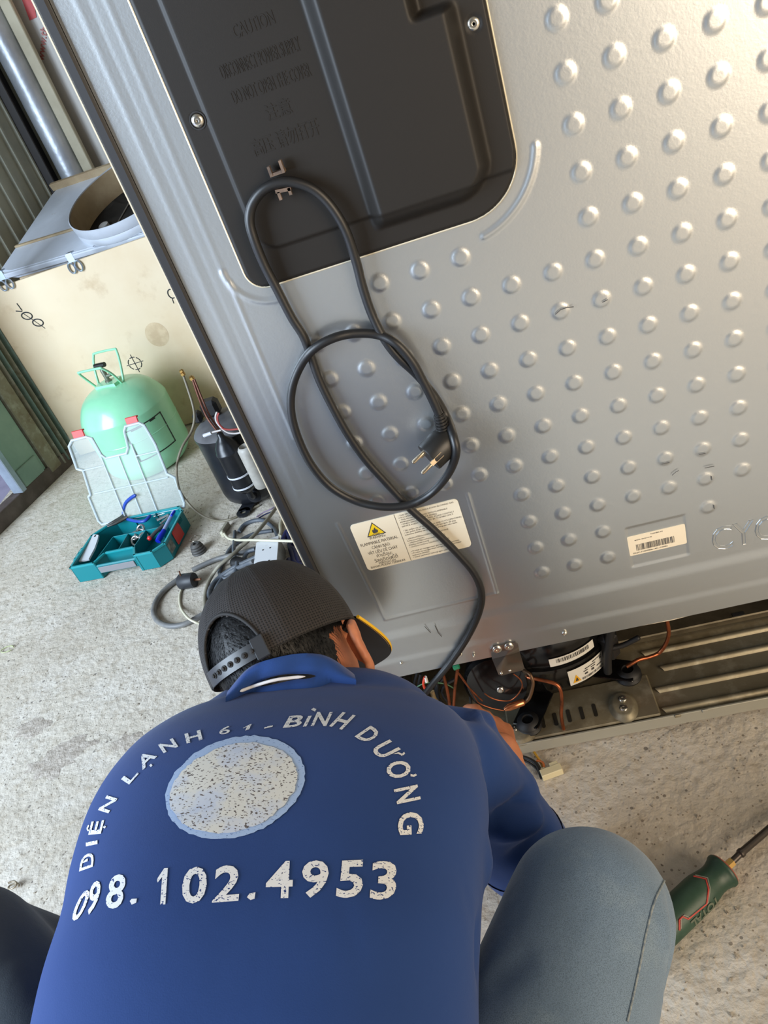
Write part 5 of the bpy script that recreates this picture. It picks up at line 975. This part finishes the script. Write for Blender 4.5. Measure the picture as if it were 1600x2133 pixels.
bmesh.ops.delete(bm, geom=[bm.verts[i] for i in range(len(v)) if not keep(loc[i])], context='VERTS'); bm.to_mesh(me); bm.free()
hair = omesh('hair', me, M_hair, man)
th_ = bvh(hair); V = []; F = []; q = random.Random(11)
hv_ = mverts(me); hn_ = mnorm(me); base = ROOTLOC[man.name]; idx = [i for i in range(len(hv_)) if (hv_[i] + base - HC) @ HF < .03]
for k in range(5200):
    i = q.choice(idx); p = hv_[i] + base; n_ = hn_[i]; l = (p - HC) @ HM
    if l[2] > .07: continue
    w3 = RC @ (p - CAM); pxx, pyy = 800 + FPX * w3[0] / w3[2], 1066.5 + FPX * w3[1] / w3[2]
    if pyy > np.interp(pxx, hi_[:, 0], hi_[:, 1]) - 4: continue
    dn = -HU + HR * q.uniform(-.45, .45) + HF * q.uniform(-.2, .2) + (HR * .5 * (1 if l[0] > 0 else -1) if l[2] > .02 else 0); t_ = unit(dn - n_ * (dn @ n_)); L = q.uniform(.010, .022); w_ = unit(np.cross(t_, n_)) * .00035; up = q.uniform(.05, .30); k0 = len(V)
    V += [p - n_ * .001 - w_, p - n_ * .001 + w_, p + t_ * L * .5 + n_ * (.0006 + L * up * .5) + w_ * .8, p + t_ * L * .5 + n_ * (.0006 + L * up * .5) - w_ * .8, p + t_ * L + n_ * L * up * .8]
    F += [(k0, k0 + 1, k0 + 2, k0 + 3), (k0 + 3, k0 + 2, k0 + 4)]
part('hair_strands', (np.array(V), F), M_hair, man, smooth=None, kind='stuff', fix=False)
def along(tree, px, py):
    d = ray(px, py); h = tree.ray_cast(Vector(CAM), Vector(d).normalized()); return None if h[0] is None else float((np.array(h[0]) - CAM) @ RC[2])
dB = [along(tp_, x, y + 10) for x, y in lo_]; dH = [min([q_ for q_ in (along(th_, x, y), along(th_, x, y - 14)) if q_ is not None] + [9]) for x, y in hi_]
gB = [x for x in dB if x]; dB = [(x if x else (gB[0] if gB else .88)) for x in dB]; dH = [min(h_, b_ + .03) for h_, b_ in zip(dH, dB)]
def ad2(p, q_, d0, d1, t):
    x, y = p * (1 - t) + q_ * t; h_ = along(th_, x, y); d = d0 * (1 - t) + d1 * t - .004; return dep(x, y, min(d, h_ - .008) if h_ else d)
def dmn(p, d):
    h_ = along(th_, *p); return dep(*p, min(d, h_ - .008) if h_ else d)
def smo(a, k=5): a = np.array(a); p = np.pad(a, k, mode='edge'); return np.convolve(p, np.ones(2 * k + 1) / (2 * k + 1), 'valid')
dB = smo(dB) - .004; dH = smo(dH) - .007; g = []; nD = len(lo_)
for i in range(nD):
    A = dep(*lo_[i], dB[i]); B_ = dep(*hi_[i], dH[i]); fw = RC[2]
    g.append([dmn(lo_[i] + np.array([0, 60]), dB[i] + .03), dmn(lo_[i] + np.array([0, 40]), dB[i] + .016), dmn(lo_[i] + np.array([0, 18]), dB[i] + .004), A, ad2(lo_[i], hi_[i], dB[i], dH[i], .25), ad2(lo_[i], hi_[i], dB[i], dH[i], .5), ad2(lo_[i], hi_[i], dB[i], dH[i], .75), B_, B_ + fw * .003 - cA * .001, B_ + fw * .012 - cA * .012])
b = MB(); b.grid(g); col_ = part('collar', b, M_rib, man, smooth=80)
b = MB(); sp_ = spline([(500, 1440, 0), (535, 1427, 0), (580, 1415, 0), (636, 1409, 0)], 6)[:, :2]; P = [dep(*p, min(float(np.interp(p[0], lo_[:, 0], dB)), (along(th_, *p) or 9) - .008) - .003) for p in sp_]
b.tube(P, np.array([.0006] + [.0019] * (len(P) - 3) + [.0012, .0005]), 8); part('collar_stripe', b, mat('white_piping', (226, 226, 230), .7), man, smooth=80)
# sleeve hems: white piping
ad_ = unit(ER - SR); hu_ = unit(np.cross(ad_, Z)); hv = np.cross(ad_, hu_)
P = [ER + ad_ * .030 + .056 * (math.cos(t) * hu_ + math.sin(t) * hv) for t in np.linspace(0, 2 * np.pi, 33)]; part('sleeve_piping', MB().tube(P, .0022, 6, cap=False), mat('white_piping', (0, 0, 0)), man, smooth=80)
part('sleeve_hem', MB().lathe([(.063, -.012), (.062, .012), (.058, .030), (.054, .028)], ER, ad_, 36, cap=False), M_rib, man, smooth=60)
# ---- print on the back of the shirt
M_prt = mat('print_white', (222, 224, 226), .7)
def crackle(m, sc, thr, c2):
    nt = m.node_tree; p = nt.nodes['Principled BSDF']; g = nt.nodes.new('ShaderNodeNewGeometry'); mp = nt.nodes.new('ShaderNodeMapping'); mp.inputs['Scale'].default_value = (1, 1.7, 1.7); mp.inputs['Rotation'].default_value = (0, 0, .6); nt.links.new(g.outputs['Position'], mp.inputs['Vector'])
    n = nt.nodes.new('ShaderNodeTexNoise'); n.inputs['Scale'].default_value = sc; n.inputs['Detail'].default_value = 2; nt.links.new(mp.outputs[0], n.inputs['Vector']); mr = nt.nodes.new('ShaderNodeMapRange'); mr.inputs['From Min'].default_value = thr; mr.inputs['From Max'].default_value = thr + .02
    nt.links.new(n.outputs['Fac'], mr.inputs['Value']); mx = nt.nodes.new('ShaderNodeMix'); mx.data_type = 'RGBA'; nt.links.new(mr.outputs[0], mx.inputs[0]); mx.inputs[7].default_value = (*lin(c2), 1)
    bc = p.inputs['Base Color']
    if bc.links: nt.links.new(bc.links[0].from_socket, mx.inputs[6])
    else: mx.inputs[6].default_value = bc.default_value
    nt.links.new(mx.outputs[2], bc)
crackle(M_prt, 420, .615, (34, 58, 118))
def zA(*p): return [(130 + x / 3.721, 1450 + y / 3.721) for x, y in p]
def zB(*p): return [(480 + x / 3.81, 1450 + y / 3.81) for x, y in p]
GL = [('Đ', zA((240, 1325), (135, 1362), (255, 1205))), ('I', zA((276, 1150), (187, 1168), (276, 1120))), ('E', zA((302, 1070), (205, 1078), (328, 965))), ('N', zA((360, 912), (280, 886), (430, 798))), ('L', zA((520, 690), (458, 648), (595, 605))), ('A', zA((625, 577), (565, 512), (737, 470))),
      ('N', zA((787, 447), (743, 382), (900, 395))), ('H', zA((965, 372), (947, 298), (1088, 340))), ('6', zA((1210, 305), (1232, 243), (1292, 295))), ('1', zA((1392, 280), (1412, 238), (1448, 262))), ('-', None),
      ('B', zB((415, 257), (470, 162), (550, 246))), ('I', zB((575, 247), (618, 162), (603, 245))), ('N', zB((637, 242), (690, 130), (760, 243))), ('H', zB((783, 243), (892, 130), (885, 272))), ('D', zB((985, 325), (1112, 238), (1078, 383))), ('U', zB((1105, 430), (1262, 348), (1195, 508))), ('O', zB((1218, 545), (1405, 500), (1262, 672))), ('N', zB((1295, 745), (1482, 705), (1322, 862))), ('G', zB((1325, 930), (1528, 918), (1330, 1108))),
      ('0', zA((58, 1745), (160, 1505), (135, 1745))), ('9', zA((180, 1702), (232, 1440), (262, 1692))), ('8', zA((328, 1655), (375, 1388), (460, 1648))), ('1', zA((728, 1620), (748, 1338), (800, 1618))), ('0', zA((915, 1615), (945, 1330), (1105, 1608))), ('2', zA((1160, 1605), (1190, 1322), (1365, 1590))),
      ('4', zB((278, 1610), (290, 1315), (490, 1605))), ('9', zB((557, 1607), (575, 1310), (768, 1600))), ('5', zB((835, 1608), (862, 1310), (1042, 1600))), ('3', zB((1103, 1622), (1122, 1315), (1308, 1615)))]
def decal(polys, step=5.0, lift=.0007):
    """print: polygons given in picture coordinates are laid on the cloth"""
    b = MB()
    for V2, F in polys:
        bm = bmesh.new(); vs_ = [bm.verts.new((p[0], p[1], 0)) for p in V2]
        for f in F:
            try: bm.faces.new([vs_[i] for i in f])
            except ValueError: pass
        bmesh.ops.triangulate(bm, faces=bm.faces)
        for _ in range(4):
            long = [e for e in bm.edges if e.calc_length() > step]
            if not long: break
            bmesh.ops.subdivide_edges(bm, edges=long, cuts=1, use_grid_fill=False); bmesh.ops.triangulate(bm, faces=[f for f in bm.faces if len(f.verts) > 3])
        bm.verts.ensure_lookup_table(); pos = [cast(tp_, v.co.x, v.co.y, lift) for v in bm.verts]; bm.verts.index_update()
        ff = [tuple(v.index for v in f.verts) for f in bm.faces]; ff = [f for f in ff if all(pos[i] is not None for i in f)]
        b.add([p if p is not None else (0, 0, 0) for p in pos], ff); bm.free()
    v = b.arr(); used = sorted(set(i for f in b.f for i in f)); mp = {o: n for n, o in enumerate(used)}
    return v[used], [tuple(mp[i] for i in f) for f in b.f]
capH = text2d('H', 1)[0][:, 1].max()
def glyph(ch, q, bold=.035):
    V, F = text2d(ch, 1, bold); BL, TL, BR = [np.array(p) for p in q]; x0, x1 = V[:, 0].min(), V[:, 0].max(); y0 = V[:, 1].min()
    u = (V[:, 0] - x0) / (x1 - x0); v = (V[:, 1] - y0) / (V[:, 1].max() - y0); return [BL + (BR - BL) * a + (TL - BL) * c for a, c in zip(u, v)], F
def one(q):
    BL, TL, BR = [np.array(p) for p in q]; return [BL + (BR - BL) * a + (TL - BL) * c for a, c in ((-.1, .70), (.62, 1), (1, 1), (1, 0), (.45, 0), (.45, .76), (0, .60))], [tuple(range(7))]
def quadp(*p): return [(list(p), [tuple(range(len(p)))])]
k = 0
for ch, q in GL:
    if q is None: polys = quadp(*zB((268, 263), (272, 250), (337, 236), (335, 248)))
    else: polys = [one(q)] if ch == '1' else [glyph('D' if ch == 'Đ' else ch, q, .012 if ch in 'IĐ6' else .022)]
    if ch == 'Đ': polys += quadp(*zA((150, 1300), (200, 1283), (203, 1262), (192, 1264)))
    kk = k
    if k == 0: pass
    if ch == 'E': polys += quadp(*zA((200, 1050), (190, 1028), (205, 1000), (215, 1003), (203, 1028), (212, 1048))) + quadp(*zA((318, 1020), (330, 1005), (342, 1015), (332, 1030)))
    if ch == 'A': polys += quadp(*zA((675, 542), (688, 528), (702, 540), (688, 554)))
    if k == 12: polys += quadp(*zB((640, 112), (660, 97), (682, 108), (672, 128)))
    if ch == 'U': polys += quadp(*zB((1290, 465), (1330, 448), (1362, 462), (1378, 445), (1385, 462), (1362, 480), (1330, 462)))
    if ch == 'O': polys += quadp(*zB((1428, 620), (1450, 628), (1470, 618), (1478, 632), (1455, 645), (1428, 640)))
    v, f = decal(polys); k += 1
    if len(f): part('printed_letter' if k <= 20 else 'printed_digit', (v, f), M_prt, po, smooth=None, fix=False)
for q in (zA((525, 1592), (540, 1575), (580, 1573), (575, 1605), (540, 1620)), zB((132, 1600), (150, 1572), (200, 1560), (192, 1612), (160, 1622))):
    v, f = decal(quadp(*q)); part('printed_dot', (v, f), M_prt, po, smooth=None, fix=False)
# round emblem, reduced to a worn plain disc
M_em = mat('emblem_cream', (212, 212, 206), .75, noise=[(28, (196, 204, 218), .45, .6), (12, (176, 190, 216), .55, .7)]); crackle(M_em, 330, .60, (96, 88, 86)); M_ring = mat('emblem_blue', (160, 184, 220), .7); crackle(M_ring, 420, .66, (66, 92, 150))
def ell(cx, cy, a, c, rot, n=56, jag=0.0, seed=1):
    q = random.Random(seed); return [(cx + a * math.cos(t) * math.cos(rot) - c * math.sin(t) * math.sin(rot) + q.uniform(-jag, jag), cy + a * math.cos(t) * math.sin(rot) + c * math.sin(t) * math.cos(rot) + q.uniform(-jag, jag)) for t in np.linspace(0, 2 * np.pi, n, endpoint=False)]
v, f = decal(quadp(*ell(490, 1641, 150, 101, -.34, 90, 1.6)), 9, .0006); part('emblem_ring', (v, f), M_ring, po, smooth=None, fix=False)
v, f = decal(quadp(*ell(487, 1643, 136, 88, -.32, 90, 2.2, 2)), 9, .0011); part('emblem_disc', (v, f), M_em, po, smooth=None, fix=False)
# ---- hair and cap
def mesh_cloth():
    m = bpy.data.materials.new('cap_net'); m.use_nodes = True; nt = m.node_tree; p = nt.nodes['Principled BSDF']; p.inputs['Roughness'].default_value = .8
    uv = nt.nodes.new('ShaderNodeUVMap'); mp = nt.nodes.new('ShaderNodeMapping'); mp.inputs['Scale'].default_value = (165, 56, 1); nt.links.new(uv.outputs[0], mp.inputs['Vector'])
    vo = nt.nodes.new('ShaderNodeTexVoronoi'); vo.inputs['Randomness'].default_value = .12; vo.inputs['Scale'].default_value = 1; nt.links.new(mp.outputs[0], vo.inputs['Vector'])
    r = nt.nodes.new('ShaderNodeMapRange'); r.inputs['From Min'].default_value = .24; r.inputs['From Max'].default_value = .36; nt.links.new(vo.outputs['Distance'], r.inputs['Value'])
    mx = nt.nodes.new('ShaderNodeMix'); mx.data_type = 'RGBA'; mx.inputs[6].default_value = (*lin((7, 6, 6)), 1); mx.inputs[7].default_value = (*lin((46, 42, 41)), 1); nt.links.new(r.outputs[0], mx.inputs[0]); nt.links.new(mx.outputs[2], p.inputs['Base Color'])
    bu = nt.nodes.new('ShaderNodeBump'); bu.inputs['Distance'].default_value = .0012; bu.inputs['Strength'].default_value = .8; nt.links.new(r.outputs[0], bu.inputs['Height']); nt.links.new(bu.outputs[0], p.inputs['Normal']); return m
cap = thing('cap', 'black mesh cap with plastic snap strap and yellow edged brim on the crouching man', 'cap', hp(0, 0, .02))
CAPC = hp(0, -.004, .004); Ra, Rb, Rh = .0905, .104, .107
def cpnt(az_, el, off=0.0):
    """az 0 = forehead, growing to the right ear; el 0 = rim, pi/2 = top"""
    c_, s_ = math.cos(el), math.sin(el); tb_ = 1 - .10 * abs(math.sin(az_ * 3)) * 0
    return CAPC + HM @ np.array([(Ra + off) * math.sin(az_) * c_ ** .82, (Rb + off) * math.cos(az_) * c_ ** .82, (Rh + off) * s_ ** 1.0])
na, ne = 144, 40; vv = []; uvs = []
for i in range(na):
    a_ = 2 * math.pi * i / na
    for j in range(ne):
        e_ = -.10 + (math.pi / 2 + .10 - .02) * j / (ne - 1)
        if e_ < 0: p = cpnt(a_, 0) + HU * Rh * e_
        else: p = cpnt(a_, e_)
        vv.append(p + unit(p - CAPC) * .0008 * math.sin(a_ * 6) ** 16); uvs.append((i / na, j / (ne - 1)))
def open_(i, j):
    a_ = 2 * math.pi * (i + .5) / na; da = (a_ - math.pi); h = (j + .5) / (ne - 1) * 1.65; return (da / .50) ** 2 + (h / .62) ** 2 < 1
fc = [(i * ne + j, ((i + 1) % na) * ne + j, ((i + 1) % na) * ne + j + 1, i * ne + j + 1) for i in range(na) for j in range(ne - 1) if not open_(i, j)]
fc.append(tuple(i * ne + ne - 1 for i in range(na))[::-1])
M_net = mesh_cloth(); me = mesh_from('crown', np.array(vv) - ROOTLOC[cap.name], fc); uvl = me.uv_layers.new(name='UVMap'); li = np.empty(len(me.loops), int); me.loops.foreach_get('vertex_index', li); uvl.data.foreach_set('uv', np.array(uvs)[li].ravel())
me.materials.append(M_net); me.polygons.foreach_set('use_smooth', [True] * len(me.polygons)); cr_o = bpy.data.objects.new('crown', me); COL.objects.link(cr_o); cr_o.parent = cap; sm = cr_o.modifiers.new('thick', 'SOLIDIFY'); sm.thickness = .0016; sm.offset = -1
M_band = mat('black_band', (24, 22, 22), .75, bump=(600, .3, .0006)); M_strap = mat('black_strap_plastic', (38, 40, 44), .42)
b = MB(); P = []
for a_ in np.linspace(-math.pi + .50, math.pi - .50, 90): p = cpnt(a_, 0, .0010); P.append([p - HU * .012, p + HU * .006])
b.grid(P); part('sweat_band', b, M_band, cap, smooth=60)
b = MB(); P = []
for t in np.linspace(0, math.pi, 30): a_ = math.pi + .505 * math.cos(t); P.append(cpnt(a_, max(.0, .635 * math.sin(t) - .10), .0012))
b.tube(P, .0024, 8); part('opening_binding', b, M_band, cap, smooth=60)
b = MB(); P = []; sa_ = np.linspace(math.pi - .50, math.pi + .50, 30)
for a_ in sa_: p = cpnt(a_, 0, .0022); P.append([p - HU * .013, p + HU * .005, p + HU * .005 + (p - CAPC) * .02, p - HU * .013 + (p - CAPC) * .02])
b.grid(P, wrap_v=True); b.f += [(0, 1, 2, 3), (116, 117, 118, 119)]; st = part('snap_strap', b, M_strap, cap)
for k in range(7):
    a_ = math.pi - .34 + .68 * k / 6 * .95; p = cpnt(a_, 0, .0046) - HU * .004; n_ = unit(HM @ np.array([math.sin(a_), math.cos(a_), 0])); part('snap_peg', MB().lathe([(.0036, -.001), (.0036, .0008), (.0022, .0012), (.0020, .0030), (.0002, .0034)], p, n_, 14), M_band, st)
b = MB(); a_ = math.pi - .44; p = cpnt(a_, 0, .0045) - HU * .004; n_ = unit(HM @ np.array([math.sin(a_), math.cos(a_), 0])); b.box(p, (.016, .004, .026), R=np.stack([unit(np.cross(n_, HU)), n_, HU], 1), bev=.001); part('strap_loop', b, M_strap, st)
part('top_button', MB().sphere(cpnt(0, math.pi / 2 - .01, .001), (.007, .007, .004), 16, 8, HM), M_band, cap)
# brim
g1 = []; nb = 60
for i, s_ in enumerate(np.sin(np.linspace(-1, 1, nb) * math.pi / 2)):
    a_ = s_ * .98; root = cpnt(a_, 0, -.001) - HU * .004; ext = .082 * (1 - abs(s_) ** 3.2); rowp = []
    for t in np.linspace(0, 1, 8):
        p = root + HF * ext * t + HR * .008 * s_ * t; x_ = (p - CAPC) @ HR; rowp.append(p - HU * (.056 * t * ext / .082 + .9 * x_ * x_ * t))
    g1.append(rowp)
g1 = np.array(g1); b = MB(); b.grid(g1); b.grid((g1 - HU * .003)[::-1]); b.grid([g1[:, -1], g1[:, -1] - HU * .003]); part('brim', b, mat('brim_black', (20, 19, 19), .7), cap, smooth=50)
part('brim_piping', MB().tube(g1[:, -1] + HU * .0003, .0025, 8), mat('yellow_piping', (232, 184, 40), .5), cap, smooth=80)
print('faces', sum(len(o.data.polygons) for o in bpy.data.objects if o.type == 'MESH'))
